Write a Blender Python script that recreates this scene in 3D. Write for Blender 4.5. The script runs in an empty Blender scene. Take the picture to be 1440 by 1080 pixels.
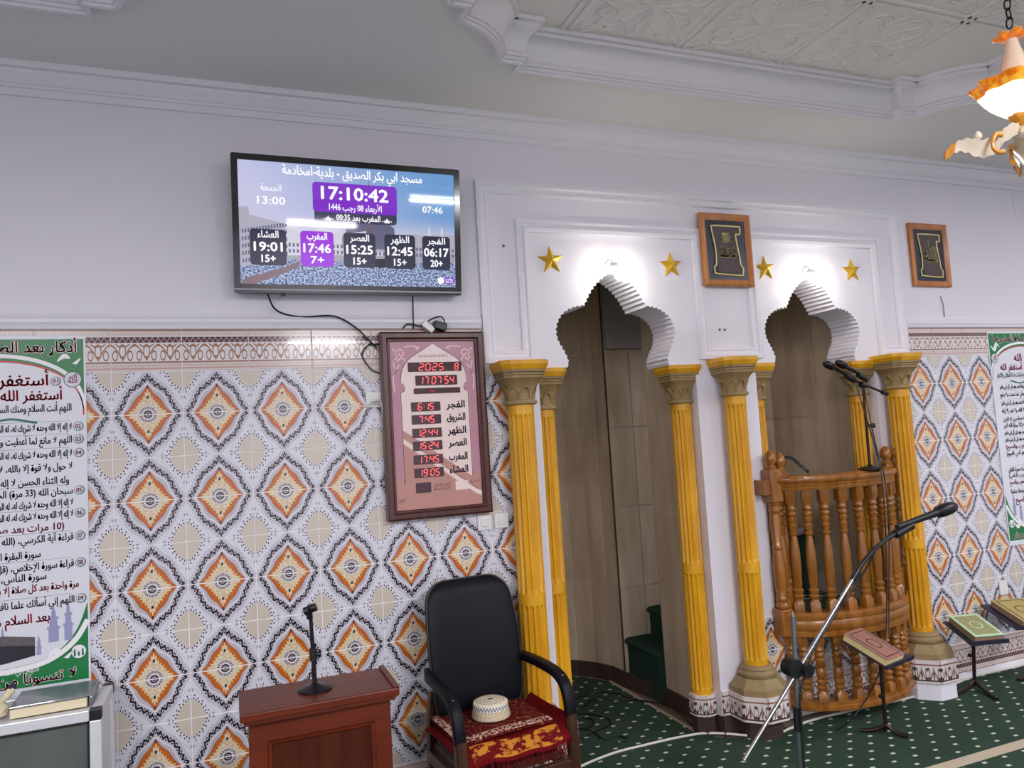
import bpy, bmesh, math, random
from mathutils import Vector, Matrix
from mathutils.geometry import tessellate_polygon
random.seed(7)
PI = math.pi
sin, cos = math.sin, math.cos
SC = bpy.context.scene
COL = SC.collection

# ------------------------------------------------------------------ camera, world, exposure
EXPO = 0.0
EM = 1.0 / 2 ** EXPO
def setup_camera():
    yaw, pitch, roll = 0.3700, 0.0744, -0.0598
    f = Vector((sin(yaw) * cos(pitch), cos(yaw) * cos(pitch), sin(pitch)))
    r = Vector((cos(yaw), -sin(yaw), 0))
    u = r.cross(f)
    R = r * cos(roll) + u * sin(roll)
    U = -r * sin(roll) + u * cos(roll)
    cam = bpy.data.objects.new('camera', bpy.data.cameras.new('camera'))
    COL.objects.link(cam)
    M = Matrix((R, U, -f)).transposed().to_4x4()
    M.translation = Vector((0.3349, -3.8356, 1.8132))
    cam.matrix_world = M
    cam.data.sensor_width = 36
    cam.data.lens = 1045.3 / 1440 * 36
    cam.data.clip_start = 0.02
    SC.camera = cam
setup_camera()
W = bpy.data.worlds.new('world'); SC.world = W; W.use_nodes = True
W.node_tree.nodes['Background'].inputs[0].default_value = (0.55, 0.6, 0.7, 1)
W.node_tree.nodes['Background'].inputs[1].default_value = 0.05
SC.view_settings.view_transform = 'Standard'
SC.view_settings.look = 'None'
SC.view_settings.gamma = 1
SC.view_settings.use_curve_mapping = False
SC.view_settings.exposure = EXPO
TUBE_POWER = 132.0       # watts of each fluorescent tube
BULB_GLOW = 55.0         # emission of the arch bulbs
CHANDELIER_GLOW = 420.0
def area_light(name, loc, sx, sy, power, color, rot=(0, 0, 0)):
    l = bpy.data.lights.new(name, 'AREA'); l.shape = 'RECTANGLE'; l.size = sx; l.size_y = sy
    l.energy = power; l.color = color
    o = bpy.data.objects.new(name, l); COL.objects.link(o); o.location = loc; o.rotation_euler = rot
    return o
# (fixture centre, length along x)
TUBES = [((2.78, -4.62, 3.56), 0.9), ((1.62, -6.7, 3.36), 0.9), ((-1.6, -4.9, 3.56), 1.2), ((5.9, -4.62, 3.56), 1.2), ((6.4, -2.6, 3.56), 1.2)]  # first pair reflects in the television; the rest are unseen, added for light
for _i, (_c, _l) in enumerate(TUBES):
    area_light('tube_light', (_c[0], _c[1], _c[2] - 0.045), _l, 0.05, TUBE_POWER * (1, 1, 1.25, 0.5, 0.5)[_i], (1.0, 0.96, 1.0))
ARCHX = (2.51, 3.985)
CHX = (2.86, -2.20)

# ------------------------------------------------------------------ material helpers
def lin(c):
    def f(v):
        v = v / 255.0
        return v / 12.92 if v <= 0.04045 else ((v + 0.055) / 1.055) ** 2.4
    return (f(c[0]), f(c[1]), f(c[2]), 1.0)
class X:
    def __init__(s, nt, k): s.nt = nt; s.k = k
    def m(s, op, *o):
        n = s.nt.nodes.new('ShaderNodeMath'); n.operation = op
        for i, a in enumerate((s,) + o):
            v = a.k if isinstance(a, X) else a
            if isinstance(v, (int, float)): n.inputs[i].default_value = v
            else: s.nt.links.new(v, n.inputs[i])
        return X(s.nt, n.outputs[0])
    def __add__(s, o): return s.m('ADD', o)
    __radd__ = __add__
    def __sub__(s, o): return s.m('SUBTRACT', o)
    def __rsub__(s, o): return X(s.nt, float(o)).m('SUBTRACT', s)
    def __mul__(s, o): return s.m('MULTIPLY', o)
    __rmul__ = __mul__
    def __truediv__(s, o): return s.m('DIVIDE', o)
    def __abs__(s): return s.m('ABSOLUTE')
    def sin(s): return s.m('SINE')
    def fract(s): return s.m('FRACT')
    def floor(s): return s.m('FLOOR')
    def sqrt(s): return s.m('SQRT')
    def lt(s, o): return s.m('LESS_THAN', o)
    def gt(s, o): return s.m('GREATER_THAN', o)
    def min(s, o): return s.m('MINIMUM', o)
    def max(s, o): return s.m('MAXIMUM', o)
    def pow(s, o): return s.m('POWER', o)
    def step(s, a, b):
        n = s.nt.nodes.new('ShaderNodeMapRange'); n.interpolation_type = 'SMOOTHSTEP'
        s.nt.links.new(s.k, n.inputs[0]); n.inputs[1].default_value = a; n.inputs[2].default_value = b
        return X(s.nt, n.outputs[0])
    def band(s, a, b): return s.gt(a) * s.lt(b)
def mixc(nt, fac, a, b):
    n = nt.nodes.new('ShaderNodeMix'); n.data_type = 'RGBA'
    fs = fac.k if isinstance(fac, X) else fac
    if isinstance(fs, (int, float)): n.inputs[0].default_value = fs
    else: nt.links.new(fs, n.inputs[0])
    for idx, c in ((6, a), (7, b)):
        if isinstance(c, tuple): n.inputs[idx].default_value = c
        else: nt.links.new(c, n.inputs[idx])
    return n.outputs[2]
def noise(nt, vec, scale, detail=3, rough=0.55):
    n = nt.nodes.new('ShaderNodeTexNoise'); n.inputs['Scale'].default_value = scale
    n.inputs['Detail'].default_value = detail; n.inputs['Roughness'].default_value = rough
    if vec is not None: nt.links.new(vec, n.inputs['Vector'])
    return X(nt, n.outputs[0])
def voronoi(nt, vec, scale, feature='F1'):
    n = nt.nodes.new('ShaderNodeTexVoronoi'); n.feature = feature; n.inputs['Scale'].default_value = scale
    if vec is not None: nt.links.new(vec, n.inputs['Vector'])
    return X(nt, n.outputs[0])
def coords(nt, kind='Object'):
    return nt.nodes.new('ShaderNodeTexCoord').outputs[kind]
def sep(nt, vec):
    n = nt.nodes.new('ShaderNodeSeparateXYZ'); nt.links.new(vec, n.inputs[0])
    return X(nt, n.outputs[0]), X(nt, n.outputs[1]), X(nt, n.outputs[2])
def scaled(nt, vec, s):
    n = nt.nodes.new('ShaderNodeMapping'); nt.links.new(vec, n.inputs[0]); n.inputs['Scale'].default_value = s
    return n.outputs[0]
def geo_pos(nt): return nt.nodes.new('ShaderNodeNewGeometry').outputs['Position']
MATS = {}
def base_mat(name, rough=0.5, metal=0.0, coat=0.0, spec=0.5):
    m = bpy.data.materials.new(name); m.use_nodes = True
    b = m.node_tree.nodes['Principled BSDF']
    b.inputs['Roughness'].default_value = rough; b.inputs['Metallic'].default_value = metal
    b.inputs['Coat Weight'].default_value = coat; b.inputs['Specular IOR Level'].default_value = spec
    MATS[name] = m
    return m, m.node_tree, b
def bump(nt, b, h, strength=0.3, dist=0.002):
    n = nt.nodes.new('ShaderNodeBump'); n.inputs['Strength'].default_value = strength; n.inputs['Distance'].default_value = dist
    nt.links.new(h.k if isinstance(h, X) else h, n.inputs['Height']); nt.links.new(n.outputs[0], b.inputs['Normal'])
def setc(nt, b, c):
    if isinstance(c, tuple): b.inputs['Base Color'].default_value = c
    else: nt.links.new(c, b.inputs['Base Color'])
def plain(name, c, rough=0.5, metal=0.0, coat=0.0, var=0.06, scale=14.0, spec=0.5):
    """one colour with a faint procedural mottling"""
    m, nt, b = base_mat(name, rough, metal, coat, spec)
    v = noise(nt, coords(nt), scale)
    d = tuple(max(0, x * (1 - var)) for x in lin(c)[:3]) + (1,)
    l = tuple(min(1, x * (1 + var)) for x in lin(c)[:3]) + (1,)
    setc(nt, b, mixc(nt, v, d, l))
    return m
def glow(name, c, strength=1.0, rough=0.12):
    m, nt, b = base_mat(name, rough)
    b.inputs['Base Color'].default_value = (0.01, 0.01, 0.012, 1)
    b.inputs['Emission Color'].default_value = lin(c); b.inputs['Emission Strength'].default_value = strength * EM
    return m
def wood(name, c1, c2, rough=0.35, coat=0.2, axis=2, sc=1.0, spec=0.5):
    m, nt, b = base_mat(name, rough, 0, coat, spec)
    s = [26 * sc] * 3; s[axis] = 2.2 * sc
    v = noise(nt, scaled(nt, coords(nt), tuple(s)), 1.0, 5, 0.6)
    setc(nt, b, mixc(nt, v.step(0.3, 0.7), lin(c1), lin(c2)))
    bump(nt, b, v, 0.12, 0.001)
    return m

# plaster of walls and ceiling
def mk_plaster(name, c, rough, bs):
    m, nt, b = base_mat(name, rough)
    p = geo_pos(nt)
    v = noise(nt, p, 1.3, 4); w = noise(nt, p, 60, 3)
    c2 = tuple(x * 0.93 for x in lin(c)[:3]) + (1,)
    setc(nt, b, mixc(nt, v, c2, lin(c)))
    bump(nt, b, w, bs, 0.002)
mk_plaster('plaster', (228, 225, 234), 0.45, 0.12)
mk_plaster('ceiling_paint', (232, 230, 230), 0.6, 0.35)
mk_plaster('trim_paint', (232, 230, 238), 0.4, 0.05)
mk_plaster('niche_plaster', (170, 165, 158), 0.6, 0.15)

# the star tile: UV holds (u, v) with u in -1..1 across and v = 0 at the star's centre line, 1 at the far edge
def mk_star_tile():
    m, nt, b = base_mat('star_tile', 0.13, 0, 0.3)
    uv = coords(nt, 'UV'); u, v, _ = sep(nt, uv)
    a = abs(u); bb = abs(v)
    s = a + bb
    q = a / (s + 0.0001)
    nz = noise(nt, scaled(nt, uv, (30, 40, 1)), 1.0, 2)
    bulge = (q * PI).sin()
    lob = (q * (PI * 6)).sin()
    white = lin((232, 232, 240)); grey = lin((208, 208, 220)); lil = lin((178, 175, 191)); dark = lin((42, 37, 50))
    cream = lin((226, 212, 186)); orange = lin((196, 102, 36)); beige = lin((200, 188, 171)); ochre = lin((222, 176, 96))
    wave = (q * (PI * 4) + PI / 2).sin()
    wob = bulge * 0.155 + wave * 0.028
    col = mixc(nt, nz, grey, white)
    # soft grey halo outside the chain
    R = wob + 0.845
    ds = s - R
    halo = X(nt, 1.0) - abs(ds - 0.07).step(0.03, 0.13)
    col = mixc(nt, halo * 0.75, col, lil)
    Rs = 0.655 + bulge * 0.03 + wave * 0.02
    st = s - Rs
    # inside of the chain
    inside = ds.lt(-0.09)
    col = mixc(nt, inside, col, lin((190, 186, 197)))
    lineR = abs(ds + 0.15).lt(0.018)
    col = mixc(nt, lineR, col, lin((232, 228, 232)))
    # chain of dark curls
    zig = ((q * 2.0 - 1.0) * (PI * 6.5)).sin()
    chain = abs(ds + zig * 0.048).lt(0.044)
    curl = abs(ds - zig * 0.06).lt(0.022) * abs(zig).gt(0.6)
    col = mixc(nt, abs(ds).lt(0.1), col, lin((205, 200, 208)))
    col = mixc(nt, chain.max(curl), col, dark)
    # outer hair line
    hair = abs(ds - 0.17).lt(0.012) * ((q * 120).sin()).gt(0.0)
    col = mixc(nt, hair * 0.8, col, lin((120, 118, 130)))
    # star: orange jagged rim, cream body
    jag = abs((q * (PI * 8)).sin()) * 0.09 + nz * 0.05 + bulge * bulge * 0.085
    col = mixc(nt, st.lt(0.0), col, orange)
    col = mixc(nt, abs(st).lt(0.012), col, lin((160, 92, 60)))
    col = mixc(nt, (st + jag).lt(-0.012), col, ochre)
    col = mixc(nt, (st + jag).lt(-0.04), col, cream)
    # filigree
    fil = voronoi(nt, scaled(nt, uv, (9, 12, 1)), 1.0, 'DISTANCE_TO_EDGE')
    col = mixc(nt, ((st + jag).lt(-0.06)) * fil.lt(0.06) * 0.65, col, lin((196, 160, 108)))
    # centre rosette
    rr = ((a * 0.75) * (a * 0.75) + bb * bb).sqrt()
    ang = q * 40
    col = mixc(nt, rr.lt(0.2), col, lin((222, 216, 214)))
    col = mixc(nt, abs(rr - 0.155).lt(0.028) * (ang.sin()).gt(-0.1), col, lin((70, 64, 84)))
    col = mixc(nt, rr.lt(0.085), col, lin((168, 160, 168)))
    col = mixc(nt, abs(rr - 0.075).lt(0.018), col, lin((60, 52, 64)))
    col = mixc(nt, rr.lt(0.035), col, dark)
    # small dark drops on the axes
    dr1 = (abs(bb - 0.40).lt(0.035)) * a.lt(0.03)
    dr2 = (abs(bb - 0.63).lt(0.04)) * a.lt(0.02)
    col = mixc(nt, dr1.max(dr2), col, dark)
    # corner medallion
    ca = 1.0 - a; cb = 1.0 - bb
    cs = ca + cb
    cq = ca / (cs + 0.0001)
    cb_ = (cq * PI).sin()
    Rc = 0.42 + cb_ * 0.13 + abs((cq * (PI * 3)).sin()) * 0.03
    dc = cs - Rc
    sp = noise(nt, scaled(nt, uv, (45, 60, 1)), 1.0, 2)
    col = mixc(nt, (dc + sp * 0.06).lt(0.0), col, mixc(nt, sp.step(0.35, 0.65), beige, lin((214, 205, 194))))
    d1 = abs(dc - 0.0).lt(0.028) * ((cq * 52).sin()).gt(0.25)
    d2 = abs(dc - 0.085).lt(0.022) * ((cq * 40 + 1).sin()).gt(0.55)
    d3 = abs(dc - 0.235).lt(0.009) * ((cq * 90).sin()).gt(0.0)
    d4 = abs(dc - 0.2).lt(0.03) * (cq.lt(0.08).max(cq.gt(0.92))) * ((cq * 110).sin()).gt(-0.2)
    col = mixc(nt, d1.max(d2).max(d4), col, lin((58, 50, 56)))
    col = mixc(nt, d3 * 0.7, col, lin((140, 138, 150)))
    setc(nt, b, col)
    h = noise(nt, geo_pos(nt), 22, 2)
    bump(nt, b, h, 0.10, 0.003)
mk_star_tile()
def mk_border_tile():
    m, nt, b = base_mat('border_tile', 0.15, 0, 0.3)
    uv = coords(nt, 'UV'); u, v, _ = sep(nt, uv)
    base = lin((219, 206, 202)); brown = lin((150, 112, 92)); dark = lin((70, 48, 56)); white = lin((228, 224, 226))
    col = mixc(nt, noise(nt, scaled(nt, uv, (20, 20, 1)), 1.0), base, lin((226, 216, 212)))
    col = mixc(nt, abs(v - 0.965).lt(0.018), col, brown)
    dots = abs(v - 0.885).lt(0.035) * ((u * (PI * 60)).sin()).gt(0.2)
    col = mixc(nt, dots, col, lin((196, 178, 172)))
    # dark zigzag band
    zb = v.band(0.68, 0.81)
    tri = abs((u * 12).fract() - 0.5) * 2.0
    zz = abs((v - 0.745) / 0.065 - (tri * 2.0 - 1.0)).lt(0.4)
    col = mixc(nt, zb, col, mixc(nt, zz, dark, lin((176, 140, 138))))
    # flourish band
    fb = v.band(0.24, 0.66)
    col = mixc(nt, fb, col, white)
    w = abs((u * 3).fract() - 0.5) * 2.0
    y = (v - 0.24) / 0.42
    c1 = abs(y - (w * (PI * 0.5)).sin() * 0.85 - 0.05).lt(0.06)
    c2 = abs(((w - 0.62) * (w - 0.62) + (y - 0.32) * (y - 0.32) * 0.6).sqrt() - 0.2).lt(0.04)
    c3 = abs(((w - 0.05) * (w - 0.05) + (y - 0.55) * (y - 0.55) * 0.35).sqrt() - 0.2).lt(0.045)
    c4 = abs(y - 0.93 + (w * (PI * 2)).sin() * 0.1).lt(0.05)
    fl = c1.max(c2).max(c3).max(c4)
    col = mixc(nt, fb * fl * y.band(0.03, 0.97), col, lin((158, 112, 82)))
    col = mixc(nt, abs(v - 0.215).lt(0.02), col, brown)
    d2 = abs(v - 0.14).lt(0.03) * ((u * (PI * 60)).sin()).gt(0.0)
    col = mixc(nt, d2, col, lin((190, 168, 160)))
    col = mixc(nt, abs(v - 0.07).lt(0.02), col, lin((190, 156, 146)))
    setc(nt, b, col)
mk_border_tile()
def mk_plinth_tile():
    m, nt, b = base_mat('plinth_tile', 0.2, 0, 0.2)
    uv = coords(nt, 'UV'); u, v, _ = sep(nt, uv)
    white = lin((216, 208, 206)); red = lin((140, 88, 72)); dk = lin((84, 62, 60))
    w = abs((u * 2).fract() - 0.5) * 2.0
    y = v
    c1 = abs(y - 0.1 - (1.0 - w).pow(2.0) * 0.62).lt(0.06) * w.gt(0.2)
    c2 = abs(((w - 0.85) * (w - 0.85) + (y - 0.42) * (y - 0.42) * 0.8).sqrt() - 0.2).lt(0.05)
    c3 = (abs(w) + abs(y - 0.42) * 0.55).lt(0.2)
    c4 = abs(y - 0.12).lt(0.035)
    col = mixc(nt, c1.max(c2) * y.band(0.08, 0.72), white, dk)
    col = mixc(nt, c3, col, red)
    col = mixc(nt, c4, col, dk)
    col = mixc(nt, abs(y - 0.82).lt(0.03), col, red)
    setc(nt, b, col)
mk_plinth_tile()
def mk_stone_tile():
    m, nt, b = base_mat('stone_tile', 0.32, 0, 0.1)
    p = geo_pos(nt); oi = nt.nodes.new('ShaderNodeObjectInfo')
    n1 = noise(nt, scaled(nt, p, (9, 9, 1.6)), 1.0, 5, 0.6); n2 = noise(nt, p, 40, 3)
    c = mixc(nt, n1.step(0.3, 0.72), lin((180, 162, 138)), lin((212, 194, 170)))
    c = mixc(nt, n2.step(0.62, 0.8) * 0.5, c, lin((146, 128, 106)))
    r = X(nt, oi.outputs['Random'])
    c = mixc(nt, r * 0.35, c, lin((176, 156, 130)))
    setc(nt, b, c); bump(nt, b, n1, 0.1, 0.002)
mk_stone_tile()
plain('grout', (238, 236, 236), 0.7, var=0.03)
plain('grout_stone', (204, 192, 174), 0.8)
plain('dark_skirting', (66, 52, 47), 0.4, var=0.2)
plain('bare_floor', (118, 104, 94), 0.7, var=0.25, scale=6)
plain('carpet_binding', (176, 156, 136), 0.9)
def mk_carpet(name, px, py, stripe=None):
    m, nt, b = base_mat(name, 0.95, 0, 0, 0.2)
    p = geo_pos(nt); x, y, z = sep(nt, p)
    def lattice(ox, oy):
        fx = abs(((x - ox) / 0.15 + 0.5).fract() - 0.5) * 0.15
        fy = abs(((y - oy) / 0.15 + 0.5).fract() - 0.5) * 0.15
        return fx.lt(0.0135) * fy.lt(0.0085)
    dot = lattice(px, py).max(lattice(px + 0.075, py + 0.075))
    n = noise(nt, p, 260, 2); big = noise(nt, p, 3.5, 3)
    green = mixc(nt, n, lin((30, 52, 42)), lin((56, 78, 64)))
    green = mixc(nt, big.step(0.35, 0.75) * 0.35, green, lin((64, 82, 68)))
    col = mixc(nt, dot, green, lin((205, 210, 190)))
    if stripe:
        col = mixc(nt, y.band(stripe[0], stripe[1]), col, lin((190, 178, 156)))
    setc(nt, b, col); bump(nt, b, n, 0.5, 0.003)
mk_carpet('carpet', 3.65, -0.2, (-0.925, -0.85))
mk_carpet('carpet_niche', 2.755, 1.41)
mk_carpet('carpet_minbar', 4.0, 0.5, (0.55, 0.575))
plain('stair_carpet', (36, 60, 50), 0.95, var=0.3, scale=120, spec=0.2)
def mk_yellow():
    m, nt, b = base_mat('yellow_paint', 0.42, 0, 0.15)
    p = geo_pos(nt)
    v = noise(nt, scaled(nt, p, (9, 9, 3)), 1.0, 4)
    setc(nt, b, mixc(nt, v.step(0.3, 0.75), lin((206, 146, 12)), lin((226, 170, 24))))
    bump(nt, b, v, 0.15, 0.002)
mk_yellow()
plain('capital_stone', (150, 126, 84), 0.6, var=0.3, scale=30)
plain('base_stone', (142, 122, 84), 0.6, var=0.25, scale=18)
plain('gold_star', (216, 172, 44), 0.35, 0.3, var=0.15)
wood('minbar_wood', (122, 74, 22), (158, 102, 40), 0.28, 0.35)
wood('staff_wood', (82, 38, 20), (120, 62, 32), 0.3, 0.3)
wood('lectern_wood', (84, 30, 14), (102, 40, 20), 0.38, 0.0, axis=0, spec=0.3)
wood('lectern_panel_wood', (58, 22, 11), (76, 32, 16), 0.5, 0.0, axis=2, spec=0.15)
wood('picture_wood', (168, 102, 48), (196, 130, 70), 0.4, 0.2)
wood('clock_wood', (58, 24, 20), (84, 38, 30), 0.3, 0.3)
wood('chair_wood', (48, 26, 16), (78, 44, 26), 0.35, 0.3)
plain('leather', (9, 11, 19), 0.5, var=0.3, scale=40, spec=0.22)
plain('leather_piping', (20, 22, 30), 0.45)
plain('black_plastic', (22, 22, 25), 0.4)
plain('black_gloss', (10, 10, 13), 0.12, 0, 0.5)
plain('black_metal', (28, 27, 30), 0.35, 0.4)
plain('grey_metal', (120, 132, 136), 0.35, 0.7)
plain('chrome', (205, 205, 212), 0.18, 1.0, var=0.02)
plain('rubber', (18, 18, 18), 0.7)
plain('white_plastic', (228, 228, 226), 0.35)
plain('white_cable', (214, 210, 200), 0.5)
plain('aluminium', (222, 224, 228), 0.35, 0.2)
plain('paper', (222, 224, 232), 0.35, var=0.02)
plain('ivory_paper', (224, 212, 178), 0.7)
plain('green_print', (24, 122, 62), 0.35, var=0.15, scale=5)
plain('red_print', (226, 28, 74), 0.4)
plain('black_print', (38, 36, 48), 0.4)
plain('white_print', (240, 240, 242), 0.4, var=0.01)
plain('pale_print', (214, 212, 222), 0.4)
plain('grey_print', (140, 142, 158), 0.4)
plain('teal_print', (24, 110, 96), 0.4)
plain('blue_print', (150, 156, 192), 0.4)
plain('kaaba_print', (40, 34, 46), 0.4)
plain('band_print', (96, 90, 92), 0.4, var=0.4, scale=60)
plain('screw', (90, 92, 96), 0.4, 0.6)
def mk_velvet(name, c, line=None):
    m, nt, b = base_mat(name, 0.85, 0, 0, 0.15)
    p = coords(nt); n = noise(nt, p, 90, 3); w = noise(nt, p, 7, 3)
    c0 = lin(c); c1 = tuple(x * 0.55 for x in c0[:3]) + (1,)
    col = mixc(nt, n.step(0.3, 0.7), c1, c0)
    if line:
        x, y, z = sep(nt, p)
        wv = ((w * 9.0 + x * 14.0 + y * 10.0) * PI).sin()
        col = mixc(nt, abs(wv).lt(0.14), col, lin(line))
    setc(nt, b, col); bump(nt, b, n, 0.4, 0.003)
mk_velvet('rug_red', (98, 18, 18), (158, 98, 60))
mk_velvet('rug_plain', (112, 6, 16))
def mk_gold():
    m, nt, b = base_mat('rug_gold', 0.85, 0, 0, 0.15)
    v = noise(nt, scaled(nt, coords(nt), (16, 30, 16)), 1.0, 4, 0.65)
    setc(nt, b, mixc(nt, v.step(0.47, 0.55), lin((100, 8, 16)), lin((190, 124, 40))))
mk_gold()
def mk_motif():
    m, nt, b = base_mat('rug_cream', 0.85)
    v = voronoi(nt, coords(nt), 42, 'DISTANCE_TO_EDGE')
    setc(nt, b, mixc(nt, v.gt(0.09), lin((222, 186, 164)), lin((98, 18, 22))))
mk_motif()
plain('cap_cream', (226, 216, 192), 0.8, var=0.12, scale=60)
def mk_capband():
    m, nt, b = base_mat('cap_pattern', 0.8)
    uv = coords(nt, 'UV'); u, v, _ = sep(nt, uv)
    ck = ((u * 34 + v * 3).fract().gt(0.5) - (u * 34 - v * 3).fract().gt(0.5))
    setc(nt, b, mixc(nt, abs(ck) * 0.75, lin((224, 210, 180)), lin((130, 112, 84))))
mk_capband()
def mk_capband2():
    m, nt, b = base_mat('cap_stripe', 0.8)
    uv = coords(nt, 'UV'); u, v, _ = sep(nt, uv)
    z = abs(v - 0.5 - ((u * 220).sin()) * 0.3).lt(0.18)
    setc(nt, b, mixc(nt, z, lin((222, 222, 216)), lin((60, 80, 108))))
mk_capband2()
plain('cap_green', (30, 96, 44), 0.8)
plain('book_pink', (158, 112, 100), 0.6, var=0.4, scale=60)
plain('book_green', (40, 92, 66), 0.5)
plain('book_pattern', (150, 150, 104), 0.5, var=0.5, scale=70)
plain('book_mint', (182, 216, 178), 0.5)
plain('book_gold', (176, 160, 96), 0.5, var=0.5, scale=70)
plain('book_brown', (92, 62, 50), 0.5)
plain('pages', (218, 204, 150), 0.8, var=0.15, scale=80)
plain('pages_grey', (150, 128, 104), 0.8, var=0.15, scale=80)
plain('stand_board', (44, 40, 58), 0.45)
plain('stand_metal', (42, 26, 28), 0.35, 0.3)
plain('cushion_white', (190, 178, 176), 0.85, var=0.2)
plain('cushion_red', (156, 40, 70), 0.85)
plain('picture_navy', (40, 46, 62), 0.35)
plain('picture_scroll', (86, 76, 76), 0.7, var=0.3, scale=40)
plain('picture_gold', (236, 222, 150), 0.5)
plain('clock_pink', (206, 160, 158), 0.3, var=0.05)
plain('clock_cream', (236, 216, 210), 0.3, var=0.03)
plain('clock_mauve', (186, 132, 150), 0.35, var=0.2, scale=90)
plain('clock_line', (128, 76, 98), 0.4)
plain('clock_lightline', (240, 206, 204), 0.4)
plain('clock_tan', (190, 138, 128), 0.3)
plain('clock_violet', (58, 30, 74), 0.4)
plain('led_window', (62, 22, 34), 0.15, 0, 0.4)
glow('led_red', (255, 92, 92), 1.6)
glow('led_dim', (200, 30, 60), 0.8)
plain('glass_orange', (224, 150, 44), 0.15, 0, 0.6, var=0.35, scale=40)
plain('glass_cream', (236, 220, 196), 0.2, 0, 0.5, var=0.15, scale=20)
def mk_bowl():
    m, nt, b = base_mat('bowl_glass', 0.2, 0, 0.4)
    b.inputs['Base Color'].default_value = lin((250, 236, 205))
    b.inputs['Emission Color'].default_value = lin((255, 234, 190)); b.inputs['Emission Strength'].default_value = 2.4 * EM
    m, nt, b = base_mat('rim_glass', 0.15, 0, 0.5)
    v = noise(nt, coords(nt), 30, 3)
    c = mixc(nt, v.step(0.35, 0.65), lin((240, 170, 50)), lin((206, 104, 12)))
    setc(nt, b, c); nt.links.new(c, b.inputs['Emission Color']); b.inputs['Emission Strength'].default_value = 0.55 * EM
mk_bowl()
glow('bulb_glow', (255, 248, 236), BULB_GLOW)
glow('chandelier_bulb', (255, 236, 205), CHANDELIER_GLOW)
glow('tube_glow', (250, 246, 255), 34.0)
def mk_glass():
    m, nt, b = base_mat('cabinet_glass', 0.05)
    setc(nt, b, mixc(nt, noise(nt, geo_pos(nt), 5, 4), lin((96, 104, 104)), lin((128, 134, 132))))
    b.inputs['Transmission Weight'].default_value = 0.35; b.inputs['IOR'].default_value = 1.45
    b.inputs['Roughness'].default_value = 0.08
mk_glass()
plain('cover_grey', (96, 102, 112), 0.25, 0, 0.3, var=0.35, scale=9)
def mk_screen():
    m, nt, b = base_mat('screen_picture', 0.035, 0, 0, 0.35)
    b.inputs['Base Color'].default_value = (0.008, 0.008, 0.01, 1)
    uv = coords(nt, 'UV'); u, v, _ = sep(nt, uv)
    sky = mixc(nt, (u * 0.9 + v * 0.5 - 0.3).step(0.0, 1.0), lin((206, 204, 236)), lin((112, 160, 214)))
    sky = mixc(nt, (v * 1.0).step(0.35, 0.62), lin((214, 210, 226)), sky)
    sp = noise(nt, scaled(nt, uv, (110, 62, 1)), 1.0, 2, 0.7)
    crowd = mixc(nt, sp.step(0.42, 0.6), lin((70, 84, 128)), lin((190, 206, 240)))
    hz = v - (u - 0.5).pow(2.0) * 0.1
    gal = v.step(0.24, 0.30)
    col = mixc(nt, hz.gt(0.2), crowd, lin((170, 168, 182)))
    col = mixc(nt, v.gt(0.42), col, sky)
    nt.links.new(col, b.inputs['Emission Color']); b.inputs['Emission Strength'].default_value = 0.92 * EM
mk_screen()
for nm, c in (('px_white', (250, 250, 255)), ('px_purple', (124, 44, 196)), ('px_violet', (150, 32, 214)), ('px_dark', (60, 58, 84)), ('px_navy', (40, 42, 66)),
              ('px_building', (172, 170, 186)), ('px_building_dark', (96, 96, 124)), ('px_black', (22, 22, 36)), ('px_pale', (206, 204, 216)), ('px_brown', (124, 98, 106))):
    glow(nm, c, 1.0, 0.04)

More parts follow.
